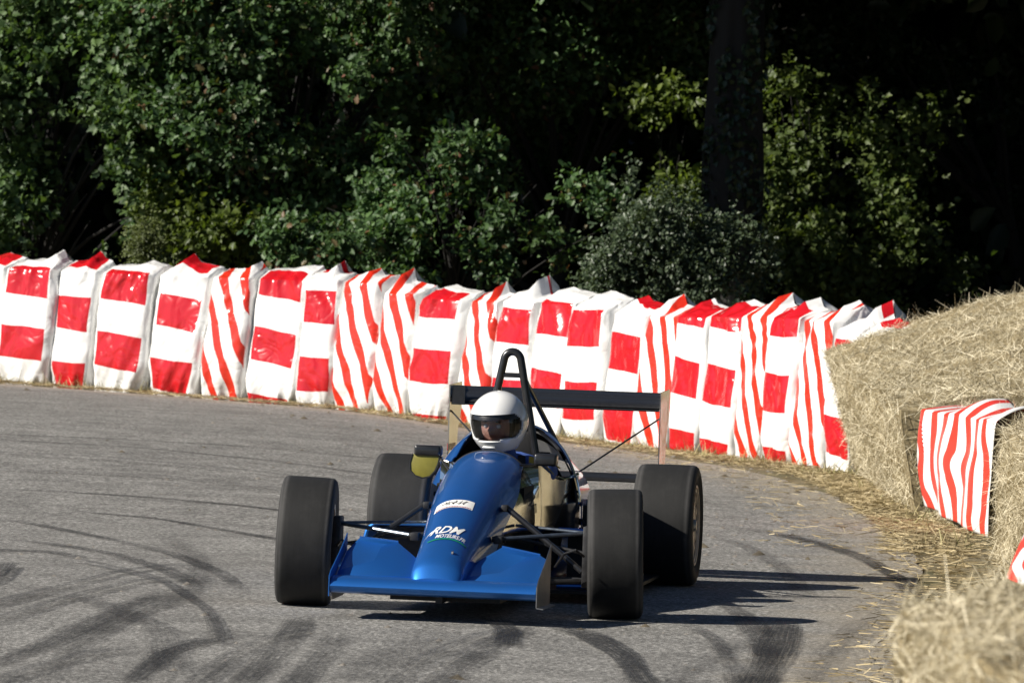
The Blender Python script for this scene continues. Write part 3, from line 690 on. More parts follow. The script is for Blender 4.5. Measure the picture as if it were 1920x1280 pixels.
# ------------------------------------------------------------------ trees and shrubs behind the barrier
def pxblob(x, y, rx, ry, Y, rd, n):
    c = at(x, y, Y); s = FPX/Y; return ((c.x, c.y, c.z), (rx/s, rd, ry/s), n)
def woody(name, label, cat, base, blobs, per, leaf, kind, mat, trunk=.06, spread=.16, thr=-.12, group=None, extra=(), nscale=1.15, inner=.5, bark='bark'):
    base = Vector((base[0], base[1], hz(base[0], base[1])-.03)); t = thing(name, label, cat, base, 0, group)
    rs = random.Random(name+label)
    top = max(b[0][2] for b in blobs); cx = sum(b[0][0] for b in blobs)/len(blobs); cy = sum(b[0][1] for b in blobs)/len(blobs)
    mb = MB(); P = [Vector((0, 0, 0))]; hgt = max(1.0, (top-base.z)*.85)
    for q in range(1, 8):
        f = q/7; P.append(Vector(((cx-base.x)*f*.4+rs.uniform(-.05, .05), (cy-base.y)*f*.4+rs.uniform(-.05, .05), hgt*f)))
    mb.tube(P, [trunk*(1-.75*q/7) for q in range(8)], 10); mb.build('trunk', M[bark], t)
    lm = MB()
    for c, r, n in blobs:
        for _ in range(4):
            e = Vector(c)-base+Vector((rs.uniform(-.7, .7)*r[0], rs.uniform(-.8, .3)*r[1], rs.uniform(-.6, .6)*r[2]))
            k = min(6, max(1, int(7*min(.95, max(.1, e.z/hgt*.55))))); s = P[k]; m_ = (s+e)/2+Vector((0, 0, .12))+Vector((rs.uniform(-.1, .1),)*3)
            q1 = s*.56+m_*.44*1.0; lm.tube([s, s.lerp(m_, .5), m_, m_.lerp(e, .5)+Vector((0, 0, .03)), e], [trunk*.34, trunk*.28, trunk*.2, trunk*.13, .004], 6)
    lm.build('branch', M['twig' if bark != 'bark' else 'bark'], t)
    a = sprays(tiers(blobs, 13, label), per, leaf, spread, thr, nscale, inner)
    leaves('crown', a[0]-np.array(base), a[1], a[2], a[3], kind, M[mat], t)
    for (bl, per2, leaf2, sp2, th2) in extra:
        a = sprays(bl, per2, leaf2, sp2, th2, .6, .3); leaves('upper_shade_crown', a[0]-np.array(base), a[1], a[2], a[3], 'plain', M['deep'], t)  # unseen foliage above the frame, added to shade what lies behind
    return t
def high(X, Y, z, rx, ry, rz, n): return ((X, Y, z), (rx, ry, rz), n)
WG = 'trees and shrubs behind the barrier'
woody('climber_tree', 'dark leafy tree overgrown with climbers at the far left', 'tree', (-5.2, 54.5),
    [pxblob(20, 150, 150, 130, 54, .7, 330), pxblob(170, 60, 160, 110, 53.6, .6, 330), pxblob(90, 320, 130, 130, 53.8, .6, 240), pxblob(250, 220, 110, 110, 53.4, .55, 250), pxblob(200, 380, 110, 60, 53.6, .5, 120), pxblob(-60, 420, 120, 100, 54, .5, 90), pxblob(30, 0, 200, 90, 54.2, .8, 220)],
    14, .085, 'hop', 'hop', .10, .15, .05, WG, [([high(-7.5, 56.5, 7.2, 3.2, 2.0, 2.6, 900)], 6, .34, .4, -.3)])
woody('oak_tree', 'leafy oak with branches reaching over the barrier left of centre', 'tree', (-2.4, 55.2),
    [pxblob(430, 60, 160, 110, 53, .7, 420), pxblob(560, 120, 150, 110, 53.2, .6, 360), pxblob(440, 210, 120, 60, 52.6, .5, 230), pxblob(620, 40, 140, 90, 53.4, .6, 240), pxblob(480, 275, 70, 35, 52.4, .35, 90), pxblob(620, 260, 110, 90, 53.6, .5, 220), pxblob(720, 170, 90, 130, 54.2, .5, 120), pxblob(330, 10, 140, 60, 53.0, .6, 160), pxblob(620, 350, 120, 120, 53.4, .5, 230), pxblob(730, 60, 130, 110, 53.8, .6, 190), pxblob(520, 400, 120, 90, 53.6, .5, 170), pxblob(390, 350, 110, 90, 53.8, .5, 150)],
    16, .085, 'oak', 'oak', .16, .15, .05, WG, [([high(-2.8, 57, 7.0, 3.0, 2.0, 2.6, 900), high(.4, 57.2, 6.8, 2.8, 1.8, 2.0, 800), high(-1.5, 51.2, 6.9, 1.6, .7, 1.1, 330), high(-4.4, 50.4, 7.2, 1.6, .7, 1.0, 220)], 6, .34, .4, -.3)])  # last two high blobs are unseen, added to shade the big trunk
woody('sapling', 'small yellow-green sapling growing low behind the fourth and fifth bales', 'shrub', (-3.5, 53.6),
    [pxblob(340, 400, 90, 80, 53.4, .35, 200), pxblob(420, 450, 90, 50, 53.2, .35, 170), pxblob(310, 340, 60, 60, 53.8, .3, 90)], 12, .075, 'hop', 'lime', .03, .13, -.1, WG)
woody('oak_shrub', 'broad low oak shrub behind the barrier in the middle', 'shrub', (-.6, 51.4),
    [pxblob(800, 300, 90, 70, 51, .45, 220), pxblob(900, 350, 150, 90, 50.8, .6, 420), pxblob(780, 430, 110, 90, 50.6, .5, 360), pxblob(930, 440, 140, 80, 50.6, .5, 340), pxblob(640, 400, 120, 100, 51.6, .5, 360), pxblob(590, 460, 110, 50, 51.2, .4, 180), pxblob(1060, 400, 80, 90, 51, .4, 120), pxblob(870, 245, 60, 40, 51.2, .35, 80)],
    15, .075, 'oak', 'oak', .05, .13, .05, WG)
woody('hawthorn_bush', 'grey-green small-leaved bush in front of the big trunk', 'shrub', (1.6, 49.0),
    [pxblob(1220, 470, 110, 90, 48.6, .45, 560), pxblob(1310, 500, 100, 70, 48.4, .4, 430), pxblob(1190, 400, 60, 60, 48.8, .3, 150), pxblob(1150, 500, 70, 60, 48.7, .3, 170), pxblob(1370, 450, 60, 40, 48.6, .25, 70)],
    18, .045, 'small', 'haw', .04, .10, -.1, WG)
# the big trunk with ivy
tb = at(1372, 560, 52.5); tz = hz(tb.x, tb.y)
tt = thing('big_tree', 'massive dark tree trunk with ivy right of centre', 'tree', (tb.x, tb.y, tz-.05), 0, WG)
rows = []
for j in range(40):
    z = j/39*9.0; ax_ = at(1372-6*z, 0, 52.5).x-at(1372, 0, 52.5).x; r = []
    for k in range(40):
        a = 2*math.pi*k/40; rad = .335+.10*math.exp(-z*1.5)-.012*z; rad *= 1+.045*math.sin(a*11+z*.9)+.16*noise.noise((math.cos(a)*1.8, math.sin(a)*1.8, z*.9))
        r.append((ax_*.4+rad*math.cos(a), rad*math.sin(a), z))
    rows.append(r)
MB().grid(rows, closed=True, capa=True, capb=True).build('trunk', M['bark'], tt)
n = 1900; a = rng.uniform(-2.9, -.3, n); z = 4.6*rng.random(n)**1.2; ok = np.array([noise.noise((math.cos(x)*2, y*1.0, 4)) > -.05 for x, y in zip(a, z)]); a, z = a[ok], z[ok]
o3 = np.c_[np.cos(a), np.sin(a), np.zeros(len(a))]
leaves('ivy', np.c_[.36*o3[:, :2], z], rng.normal(size=(len(a), 3))*.6+np.array([0, 0, -.8]), o3+rng.normal(size=(len(a), 3))*.35, .05+.05*rng.random(len(a)), 'hop', M['ivy'], tt)
lm = MB()
for (e, s0) in [((-2.2, -.6, 6.4), 4.6), ((1.6, -.8, 7.2), 5.2), ((-1.2, .8, 8.2), 6.0), ((2.4, .4, 7.8), 6.2)]:
    e = Vector(e); s = Vector((0, 0, s0)); lm.tube([s, s.lerp(e, .35)+Vector((0, 0, .25)), s.lerp(e, .7)+Vector((0, 0, .2)), e], [.15, .11, .07, .02], 8)
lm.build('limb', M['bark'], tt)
a = sprays([high(tb.x-.5, tb.y-.3, 8.0, 3.4, 2.4, 2.4, 1400), high(tb.x+2.8, tb.y, 7.0, 2.6, 2.2, 1.9, 900)], 7, .30, .4, -.35, .6, .3)
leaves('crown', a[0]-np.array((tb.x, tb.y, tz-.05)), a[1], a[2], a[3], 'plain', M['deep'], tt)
woody('hazel_bush', 'pale yellow-green bush half hidden left of the big trunk', 'shrub', (1.7, 56.2),
    [pxblob(1255, 240, 60, 80, 56, .35, 110), pxblob(1280, 350, 50, 80, 56, .35, 110), pxblob(1240, 190, 50, 30, 56, .25, 40)], 13, .085, 'plain', 'lime', .03, .14, -.1, WG)
woody('bramble_thicket', 'dim green thicket right of the big trunk', 'shrub', (3.4, 55.4),
    [pxblob(1500, 480, 110, 110, 55, .5, 330), pxblob(1600, 520, 110, 80, 55.2, .5, 280), pxblob(1480, 200, 60, 70, 55.6, .4, 110), pxblob(1530, 340, 110, 90, 55.6, .5, 210), pxblob(1650, 420, 90, 100, 55.8, .5, 150), pxblob(1680, 240, 120, 90, 56.4, .5, 90), pxblob(1760, 520, 60, 60, 55.6, .4, 50), pxblob(1450, 400, 60, 120, 55.2, .4, 150), pxblob(1580, 430, 120, 120, 55.4, .4, 200), pxblob(1620, 300, 120, 100, 55.8, .4, 130)],
    14, .075, 'hop', 'bramble', .05, .15, -.02, WG)
woody('dark_beech', 'nearly black shaded tree above the middle of the barrier', 'tree', (.6, 58.5),
    [pxblob(880, 60, 180, 120, 56.5, .9, 300), pxblob(1080, 90, 160, 130, 56.8, .9, 300), pxblob(1230, 60, 110, 110, 57.0, .8, 180), pxblob(980, 230, 170, 110, 58.2, .8, 160), pxblob(760, 260, 120, 140, 58, .7, 140)],
    13, .085, 'plain', 'oak', .14, .17, -.15, WG, [([high(1.5, 59.5, 7.4, 3.6, 2.4, 2.4, 1000)], 6, .34, .4, -.35)])
woody('dark_hornbeam', 'black shaded tree in the gloom at the upper right', 'tree', (6.2, 59.5),
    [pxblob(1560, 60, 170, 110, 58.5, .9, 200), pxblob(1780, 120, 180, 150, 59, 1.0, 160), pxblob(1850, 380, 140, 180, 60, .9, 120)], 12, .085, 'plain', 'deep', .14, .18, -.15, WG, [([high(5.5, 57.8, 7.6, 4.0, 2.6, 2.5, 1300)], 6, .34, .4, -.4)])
woody('feathery_shrub', 'pale soft feathery shrub behind the third wrapped bale', 'shrub', (at(280, 520, 52.2).x, 52.3), [pxblob(276, 446, 20, 34, 52.2, .14, 150), pxblob(282, 480, 26, 30, 52.2, .14, 150)], 22, .03, 'plain', 'tall', .02, .09, -.6, WG)
# the wood beyond: a mass of dark foliage that shuts out the sky
bl = [high(x, 63+rng.uniform(-1.5, 3), rng.uniform(1.5, 8.5), 2.4, 1.6, 1.9, 170) for x in np.linspace(-16, 14, 26) for _ in range(2)]
bl += [high(x, 58+rng.uniform(-1, 2), rng.uniform(7.5, 9.5), 2.2, 1.6, 1.4, 150) for x in np.linspace(-14, 12, 18)]
bl += [high(10.5+rng.uniform(-.8, 2.5), y, rng.uniform(1.2, 8), 1.8, 2.4, 1.9, 110) for y in np.linspace(-14, 58, 30) for _ in range(2)]
bl += [high(rng.uniform(4, 14), rng.uniform(60.5, 63), rng.uniform(2, 8.5), 1.8, 1.2, 1.6, 150) for _ in range(14)]
a = sprays(bl, 5, .36, .5, -.6, .5, .25)
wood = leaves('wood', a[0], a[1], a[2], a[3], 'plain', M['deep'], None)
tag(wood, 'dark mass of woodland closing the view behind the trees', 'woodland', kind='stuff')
# ------------------------------------------------------------------ the single-seater racing car (local: -Y forward, +X picture right)
car = thing('racing_car', 'blue open-wheel single-seater racing car cornering on the asphalt', 'racing car', (-.189, 21.993, 0), R(-8))
def part(mb, name, mat, parent=None, **k): return mb.build(name, M[mat] if isinstance(mat, str) else mat, parent or car, **k)
SEC = [(-.735, .098, .145, .185), (-.72, .106, .135, .225), (-.68, .112, .13, .262), (-.6, .117, .125, .305), (-.45, .125, .12, .362), (-.25, .142, .115, .438), (0, .168, .11, .530), (.2, .186, .105, .590), (.4, .204, .10, .640), (.55, .216, .10, .668), (.66, .222, .10, .682), (.74, .226, .10, .684)]
def sec(y):
    return [lerp_list([(s[0], s[k]) for s in SEC], y) for k in (1, 2, 3)]
def smooth_sec(y):
    a = [sec(y+d) for d in (-.08, -.04, 0, .04, .08)] if y > -.55 and y < .7 else [sec(y)]
    return [sum(q[k] for q in a)/len(a) for k in range(3)]
def skin(y, s, off=0):
    """point on the body skin: s = 0 at the top, +-1 at the widest line, +-2 at the floor"""
    hw, zb, zt = smooth_sec(y); zw = zb+.46*(zt-zb); sg = 1 if s >= 0 else -1; a = abs(s)
    if a <= 1:
        t = a*math.pi/2; e = 2/2.35; x = hw*math.sin(t)**e; z = zw+(zt-zw)*math.cos(t)**e if t < math.pi/2-1e-6 else zw
    else:
        k = min(1, a-1); x = hw*(1-.13*k*k); z = zw+(zb-zw)*k
    n = Vector((sg*x/hw*.9, -.35 if y < .3 else -.2, max(0, (z-zw)/(zt-zw)))) ; n.normalize()
    return Vector((sg*x, y, z))+n*off
SPL = [(-.735, 2.0), (-.45, 2.0), (-.35, 1.75), (-.2, 1.3), (0, .93), (.2, .82), (.4, .70), (.6, .52), (.74, .45)]
ys = list(np.linspace(-.735, .74, 60))
mb = MB(); rows = []
for y in ys:
    sp = lerp_list(SPL, y); rows.append([skin(y, s, .003) for s in np.linspace(-sp, sp, 41)])
mb.grid(rows); mb.add(rows[0], [tuple(range(41))])
nose = part(mb, 'nose_cone', 'blue')
# scuttle lip and shut line
part(MB().tube([skin(.742, s, .004) for s in np.linspace(-.45, .45, 25)], .004, 6), 'scuttle_lip', 'pad', nose)
part(MB().lathe([(0, -.004), (.009, -.004), (.009, .004), (0, .004)], 16), 'nose_pin', 'alu', nose).location = skin(-.62, .25, .004)
# polished tub: lower flanks and cockpit sides
TT = [(-.45, None), (.74, .636), (.80, .640), (.95, .600), (1.10, .560), (1.25, .545), (1.45, .55), (1.62, .56)]
def tub_hw(y): return lerp_list([(.6, .222), (.8, .238), (1.0, .262), (1.2, .285), (1.45, .305), (1.65, .315)], y)
mb = MB()
for sg in (-1, 1):
    rows = []
    for y in np.linspace(-.45, .74, 40):
        sp = lerp_list(SPL, y); rows.append([skin(y, sg*s, -.001) for s in np.linspace(sp-.03, 2.0, 16)])
    for y in np.linspace(.77, 1.62, 26):
        hw = tub_hw(y); zt = lerp_list(TT[1:], y); r = []
        for k in range(16):
            f = k/15; z = zt+(.10-zt)*f; r.append(Vector((sg*hw*(1-.06*max(0, (z-.42)/.25)-.10*max(0, (.3-z)/.2)**2), y, z)))
        rows.append(r)
    mb.grid(rows)
mb.grid([[(-.2, y, .10), (.2, y, .10)] for y in np.linspace(-.45, 1.62, 6)])
tub = part(mb, 'tub', 'chrome')
mb = MB()
for sg in (-1, 1): mb.tube([(sg*tub_hw(y)*(.96), y, lerp_list(TT[1:], y)+.004) for y in np.linspace(.74, 1.6, 20)], .009, 8)
part(mb, 'cockpit_edge', 'chrome', tub)
part(MB().grid([[(x*.9*tub_hw(y), y, z) for x, z in ((-1, .54), (-.97, .2), (-.9, .13), (.9, .13), (.97, .2), (1, .54))] for y in np.linspace(.5, 1.62, 8)]), 'cockpit_liner', 'pad', tub)
part(MB().plate([(-.25, 1.62, .12), (.25, 1.62, .12), (.25, 1.62, .5), (.16, 1.62, .66), (-.16, 1.62, .66), (-.25, 1.62, .5)], .03, (0, 1, 0)), 'seat_bulkhead', 'pad', tub)
# hand-drawn mark on the flank
def flank(u, v, off=.002):                          # u along the car, v up the polished flank
    return skin(.50+u*.75, .74-v*2.6, off)
mk = MB()
def stroke(pts, r=.0015): mk.tube([flank(*p) for p in pts], r, 5)
stroke([(.02, .035), (.04, .07), (.07, .085), (.09, .065), (.12, .07), (.15, .10), (.21, .115), (.27, .105), (.30, .08), (.31, .04)])
stroke([(.31, .06), (.27, .05), (.33, .02), (.29, .0)]); stroke([(.17, .10), (.19, .06), (.20, .02)]); stroke([(.07, .085), (.10, .05), (.13, .055)])
for k in range(9):
    u0 = .0+k*.032; stroke([(u0, -.03), (u0+.006, .0)]); stroke([(u0, -.012+.004*(k % 3)), (u0+.022, -.012+.004*(k % 2))]); stroke([(u0+.022, -.03), (u0+.024, .002)])
stroke([(.13, -.045), (.34, -.02)], .002)
for k in range(5): stroke([(.20+k*.03, -.075), (.205+k*.03, -.045), (.222+k*.03, -.05)])
part(mk, 'flank_drawing', 'ink', tub)
# engine cover behind the driver: a shell open at the front
mb = MB(); rows = []
def cover(y, f):
    t = (y-1.42)/1.2; hw = .335-.10*t; zt = .80-.20*t; zb = .22; a = math.pi*f
    e = 2/2.6; c, s = math.cos(a), math.sin(a); x = -hw*math.copysign(abs(c)**e, c); z = zb+.22+(zt-zb-.22)*abs(s)**(2/1.55)
    return Vector((x, y, z))
for y in np.linspace(1.44, 2.62, 24):
    r = [cover(y, f) for f in np.linspace(0, 1, 41)]; k = ss(1.7, 2.0, y)*.25; r = [Vector((r[0].x, y, .43-k))]+r+[Vector((r[-1].x, y, .43-k))]; rows.append(r)
mb.grid(rows); cov = part(mb, 'engine_cover', 'blue', solid=.006)
part(MB().tube([cover(1.44, f) for f in np.linspace(0, 1, 61)], .008, 8), 'cover_rim', 'chrome', cov)
part(MB().grid([[cover(y, f)*1 - Vector((0, 0, .02)) - Vector((math.copysign(.012, cover(y, f).x), 0, 0)) for f in np.linspace(.05, .95, 31)] for y in (1.452, 1.75)]), 'cover_lining', 'pad', cov)
rows = []
for q in np.linspace(0, 1, 14):
    a_ = cover(1.44, .06+.30*q); b_ = Vector((-.262+.06*q, .98+.10*q, .50+.145*math.sin(q*1.5))); rows.append([a_.lerp(b_, k)+Vector((-.035*math.sin(k*math.pi)*(1-q), 0, .02*math.sin(k*math.pi))) for k in np.linspace(0, 1, 14)])
part(MB().grid(rows), 'shoulder_fairing', 'blue', cov, solid=.006)
part(MB().plate([(-.12, 1.44, .60), (.12, 1.44, .60), (.10, 1.44, .76), (-.10, 1.44, .76)], .07, (0, 1, 0)), 'headrest', 'pad', bevel=.02)
# front wing
mb = MB()
def foil(y0, chord, th, zc, rise, x0, x1, n=18):
    prof = []
    for k in range(n):
        a = 2*math.pi*k/n; c = .5-.5*math.cos(a); t = th*math.sin(a)*(1-.72*c); prof.append((y0+chord*c, zc+rise*c+t))
    return [[(x, y, z) for y, z in prof] for x in (x0, x1)]
mb.grid(foil(-.80, .30, .052, .142, .012, -.445, .442), closed=True, capa=True, capb=True)
fw = part(mb, 'front_wing', 'blue', angle=50)
mb = MB()
for q in ([(-.442, -.66, .178), (-.442, -.40, .272), (-.394, -.38, .326), (-.224, -.38, .312), (-.118, -.46, .244), (-.110, -.66, .182)],
          [(.112, -.66, .180), (.118, -.46, .236), (.232, -.38, .310), (.40, -.38, .282), (.440, -.40, .262), (.440, -.66, .172)]):
    part(MB().plate(q, .007, (0, -.35, .94)), 'flap', 'blue', fw, bevel=.002)
part(MB().plate([(-.394, -.378, .322), (-.224, -.378, .309), (-.224, -.378, .322), (-.394, -.378, .336)], .004, (0, 1, 0)), 'flap_lip', 'blue', fw)
part(MB().plate([(.232, -.378, .306), (.40, -.378, .278), (.40, -.378, .291), (.232, -.378, .320)], .004, (0, 1, 0)), 'flap_lip', 'blue', fw)
def endplate(x, parent, mat='alu', lift=0):
    out = [(-.80, .085), (-.80, .172), (-.76, .195), (-.68, .222), (-.56, .262), (-.44, .310), (-.38, .335), (-.38, .078), (-.44, .072)]
    return part(MB().plate([(x, y, z+lift) for y, z in out], .004, (1, 0, 0)), 'endplate', mat, parent)
e = endplate(.446, fw); part(MB().plate([(.446, -.80, .083), (.476, -.80, .079), (.476, -.40, .074), (.446, -.38, .076)], .004, (0, 0, 1)), 'foot_plate', 'alu', fw)
e = endplate(-.449, fw, 'blue', .012); part(MB().plate([(-.449, -.78, .155), (-.449, -.42, .155), (-.449, -.46, .082), (-.449, -.72, .078)], .008, (1, 0, 0)), 'foot_plate', 'alu', fw)
part(MB().box(-.015, .015, -.62, -.5, .075, .12), 'splitter_post', 'dark', fw)

# stickers on the nose
def on_nose(cx, cy, pts, off=.005):                 # metres across / along the nose from a point on its crest
    out = []
    for x, v in pts:
        y = cy+v; hw, zb, zt = smooth_sec(y); X = min(.97, max(-.97, (cx+x)/hw)); s = math.asin(abs(X)**(2.35/2))/(math.pi/2)
        out.append(skin(y, math.copysign(s, X), off))
    return out
def text_part(body, cx, cy, w, h, name, mat, shear=.25, off=.0055, spacing=1.0):
    cu = bpy.data.curves.new(name, 'FONT'); cu.body = body; cu.align_x = 'CENTER'; cu.shear = shear; cu.offset = .018; cu.space_character = spacing; cu.resolution_u = 3
    to = bpy.data.objects.new(name+'_curve', cu); col.objects.link(to); dg = bpy.context.evaluated_depsgraph_get()
    me = bpy.data.meshes.new_from_object(to.evaluated_get(dg)); bpy.data.objects.remove(to)
    bm = bmesh.new(); bm.from_mesh(me); bmesh.ops.triangulate(bm, faces=bm.faces[:]); bmesh.ops.subdivide_edges(bm, edges=bm.edges[:], cuts=2)
    xs = [v.co.x for v in bm.verts]; yz = [v.co.y for v in bm.verts]; x0, x1, y0, y1 = min(xs), max(xs), min(yz), max(yz)
    for v, p in zip(bm.verts, on_nose(cx, cy, [((v.co.x-x0)/(x1-x0)*w-w/2, (v.co.y-y0)/(y1-y0)*h) for v in bm.verts], off)): v.co = p
    bm.to_mesh(me); bm.free(); me.materials.clear(); me.materials.append(M[mat])
    o = bpy.data.objects.new(name, me); col.objects.link(o); o.parent = nose; return o
def strip(cx, cy, w, h, name, mat, off, n=24, m=6, taper=0):
    rows = [on_nose(cx, cy, [((a/n-.5)*(w-taper*b/m), b/m*h) for a in range(n+1)], off) for b in range(m+1)]
    return part(MB().grid(rows), name, mat, nose)
strip(-.018, -.178, .165, .080, 'name_strip', 'sticker', .0045)
sc = MB(); xs_ = np.linspace(-.052, .05, 60)
sc.tube(on_nose(-.018, -.142, [(x+.006*math.sin(x*420), .010+.010*math.sin(x*300)+.006*math.sin(x*131+1)) for x in xs_], .0062), .0011, 4)
for x in (-.03, .0, .024, .043): sc.tube(on_nose(-.018, -.142, [(x-.006, -.006), (x, .012), (x+.006, .030)], .0062), .0011, 4)
part(sc, 'strip_writing', 'ink', nose)
sc = MB()
for k in range(22):
    x = -.074+k*.0069; sc.tube(on_nose(-.018, -.174, [(x, 0), (x+.004, .003)], .006), .0014, 4)
part(sc, 'strip_small_print', 'magenta', nose)
text_part('RDM', -.004, -.446, .142, .070, 'sponsor_letters', 'sticker', .45)
sc = MB().grid([on_nose(0, -.446, [(-.068-.034*t, .034-.062*t*t-.010*(1-t)), (-.060-.042*t, .046-.074*t*t)], .0056) for t in np.linspace(0, 1, 10)]); part(sc, 'sponsor_tail', 'sticker', nose)
text_part('MOTEURS.FR', .018, -.492, .125, .034, 'sponsor_small_letters', 'sticker', .3)
sc = MB().grid([on_nose(.01, -.512, [((t-.5)*.165, .010*(1-abs(t-.5)*2)-.004), ((t-.5)*.165, .016*(1-abs(t-.5)*1.2))], .0052) for t in np.linspace(0, 1, 24)]); part(sc, 'sponsor_swoosh', 'green', nose)
# wheels
def wheel(x, y, r, w, steer, camber, rr, side, label):
    mb = MB(); o = side*w*.5
    # barrel, face disc with spokes and slots
    mb.lathe([(rr, -o*.92), (rr, o*.92), (rr-.012, o*.92), (rr-.02, o*.6), (rr-.02, -o*.92)], 48)
    fx = o*.80
    ring = lambda r0, r1, x0, x1: mb.lathe([(r0, x0), (r1, x0), (r1, x1), (r0, x1)], 48)
    ring(rr-.030, rr-.004, fx, fx+.012*side); ring(.0, rr-.065, fx-.010*side, fx+.004*side)
    for k in range(14):
        a = 2*math.pi*k/14; c, s = math.cos(a), math.sin(a); p = lambda q, t, xx: (xx, q*c-t*s, q*s+t*c)
        v = [p(q, t, xx) for q in (rr-.07, rr-.028) for t in (-.018, .018) for xx in (fx-.006*side, fx+.007*side)]
        mb.add(v, [(0, 1, 3, 2), (4, 6, 7, 5), (0, 4, 5, 1), (2, 3, 7, 6), (0, 2, 6, 4), (1, 5, 7, 3)])
    wo_ = part(mb, 'wheel', 'rim'); wo_.location = (x, y, r); wo_.rotation_euler = (0, R(camber), R(steer)); tag(wo_, label)
    h = w/2; sw = rr+.004; prof = [(sw, -h*.86), (sw+.03, -h*.97), (r*.80, -h*1.0), (r*.90, -h*.985), (r*.955, -h*.95), (r*.985, -h*.88), (r*.996, -h*.78), (r, -h*.5), (r*1.001, 0)]
    prof = prof+[(a, -b) for a, b in prof[:-1][::-1]]
    part(MB().lathe(prof, 96, closed=True), 'tyre', 'tyre', wo_, angle=60)
    part(MB().lathe([(0, fx-.02*side), (.03, fx-.02*side), (.03, fx+.012*side), (.022, fx+.022*side), (0, fx+.022*side)], 24), 'wheel_nut', 'alu', wo_)
    part(MB().lathe([(.03, -o*.3), (rr-.05, -o*.3), (rr-.05, -o*.2), (.03, -o*.2)], 40), 'brake_disc', 'dark', wo_)
    return wo_
FR, RR_ = .284, .295
wheel(-.695, 0, FR, .245, 6.5, 1.6, .172, -1, 'front wheel at picture left')
wheel(.682, 0, FR, .245, 6.5, -2.0, .172, 1, 'front wheel at picture right')
wheel(-.672, 2.57, RR_, .30, 0, .8, .198, -1, 'rear wheel behind the left mirror')
wheel(.632, 2.57, RR_, .30, 0, -.6, .198, 1, 'rear wheel with visible slotted rim')
# front suspension
for sg in (-1, 1):
    hub = Vector((sg*.56, 0, .37)); lo = Vector((sg*.57, 0, .16))
    mb = MB(); mb.tube([hub, (sg*.185, -.16, .335)], .013, 10, flat=.75); mb.tube([hub, (sg*.20, .30, .375)], .010, 10, flat=.75)
    part(mb, 'upper_wishbone', 'steel')
    mb = MB(); mb.tube([lo, (sg*.17, -.20, .14)], .013, 10); mb.tube([lo, (sg*.20, .34, .14)], .013, 10); part(mb, 'lower_wishbone', 'dark')
    part(MB().tube([(sg*.54, -.02, .20), (sg*.18, .08, .465)], .0135, 10), 'pushrod', 'black')
    part(MB().tube([(sg*.56, .10, .27), (sg*.19, .13, .33)], .009, 8), 'track_rod', 'dark')
    mb = MB().box(sg*.56-.02, sg*.56+.02, -.04, .05, .13, .40); part(mb, 'upright', 'dark', bevel=.006)
    mb = MB().box(sg*.185-.018, sg*.185+.018, -.19, -.12, .315, .350); mb.lathe([(0, -.03), (.014, -.03), (.014, .03), (0, .03)], 12); mb.v[-48:] = [(v[0]+sg*.185, v[1]-.155, v[2]+.333) for v in mb.v[-48:]]
    part(mb, 'wishbone_bracket', 'dark', bevel=.003)
    part(MB().tube([(sg*.55, -.06, .27), (sg*.52, -.12, .30), (sg*.47, -.12, .28), (sg*.43, -.10, .22)], .006, 8), 'brake_hose', 'black')
    part(MB().box(sg*.175-.014, sg*.175+.014, .05, .11, .445, .475), 'pushrod_rocker', 'dark', bevel=.004)
# side pods with inlets
for sg in (-1, 1):
    mb = MB(); rows = []
    for y in np.linspace(.98, 2.28, 14):
        t = (y-.98)/1.3; xo = .60-.10*t*t; h = .325-.05*t; x0 = .30
        r = [(x0, y, h+.01), (xo-.05, y, h), (xo-.015, y, h-.012), (xo, y, h-.045), (xo, y, .12), (xo-.02, y, .08), (x0, y, .07)]
        rows.append([(sg*a, b, c) for a, b, c in r])
    mb.grid(rows); sp = part(mb, 'sidepod', 'blue', solid=.005)
    part(MB().tube([(sg*a, .98, c) for a, c in ((.30, .33), (.555, .325), (.59, .30), (.60, .26), (.60, .10), (.57, .075), (.30, .07))], .010, 8), 'inlet_lip', 'blue', sp)
    part(MB().box(min(sg*.31, sg*.58), max(sg*.31, sg*.58), 1.25, 1.30, .085, .30), 'radiator', 'dark', sp)
part(MB().box(-.62, .62, .85, 2.5, .045, .060), 'undertray', 'dark')
part(MB().box(-.24, .24, -.45, .9, .072, .098), 'floor_plank', 'dark')
# engine, gearbox and rear suspension
part(MB().box(-.20, .20, 1.66, 2.35, .12, .52), 'engine', 'dark', bevel=.03)
part(MB().box(-.12, .12, 2.36, 3.0, .14, .40), 'gearbox', 'dark', bevel=.03)
for sg in (-1, 1):
    mb = MB()
    for a, b in [((.12, 2.4, .38), (.53, 2.57, .40)), ((.12, 2.8, .38), (.53, 2.57, .40)), ((.12, 2.3, .16), (.54, 2.57, .16)), ((.12, 2.85, .16), (.54, 2.57, .16))]:
        mb.tube([(sg*a[0], *a[1:]), (sg*b[0], *b[1:])], .012, 8)
    part(mb, 'rear_wishbone', 'dark'); part(MB().tube([(sg*.12, 2.57, .29), (sg*.55, 2.57, .295)], .018, 10), 'drive_shaft', 'dark')
    part(MB().tube([(sg*.35, 1.62, .30), (sg*.39, 1.75, .36), (sg*.36, 1.9, .42)], .02, 8), 'radiator_hose', 'pad')
# loose cables beside the cockpit
part(MB().tube([(.31, 1.45, .50), (.335, 1.35, .44), (.33, 1.25, .36), (.345, 1.2, .30)], .006, 6), 'cable', 'pad')
part(MB().tube([(.36, 1.35, .36), (.40, 1.30, .32), (.37, 1.22, .30), (.34, 1.18, .31)], .007, 6), 'cable', 'pad')
part(MB().box(.36, .44, 1.36, 1.56, .31, .43), 'battery_box', 'pad', bevel=.008)
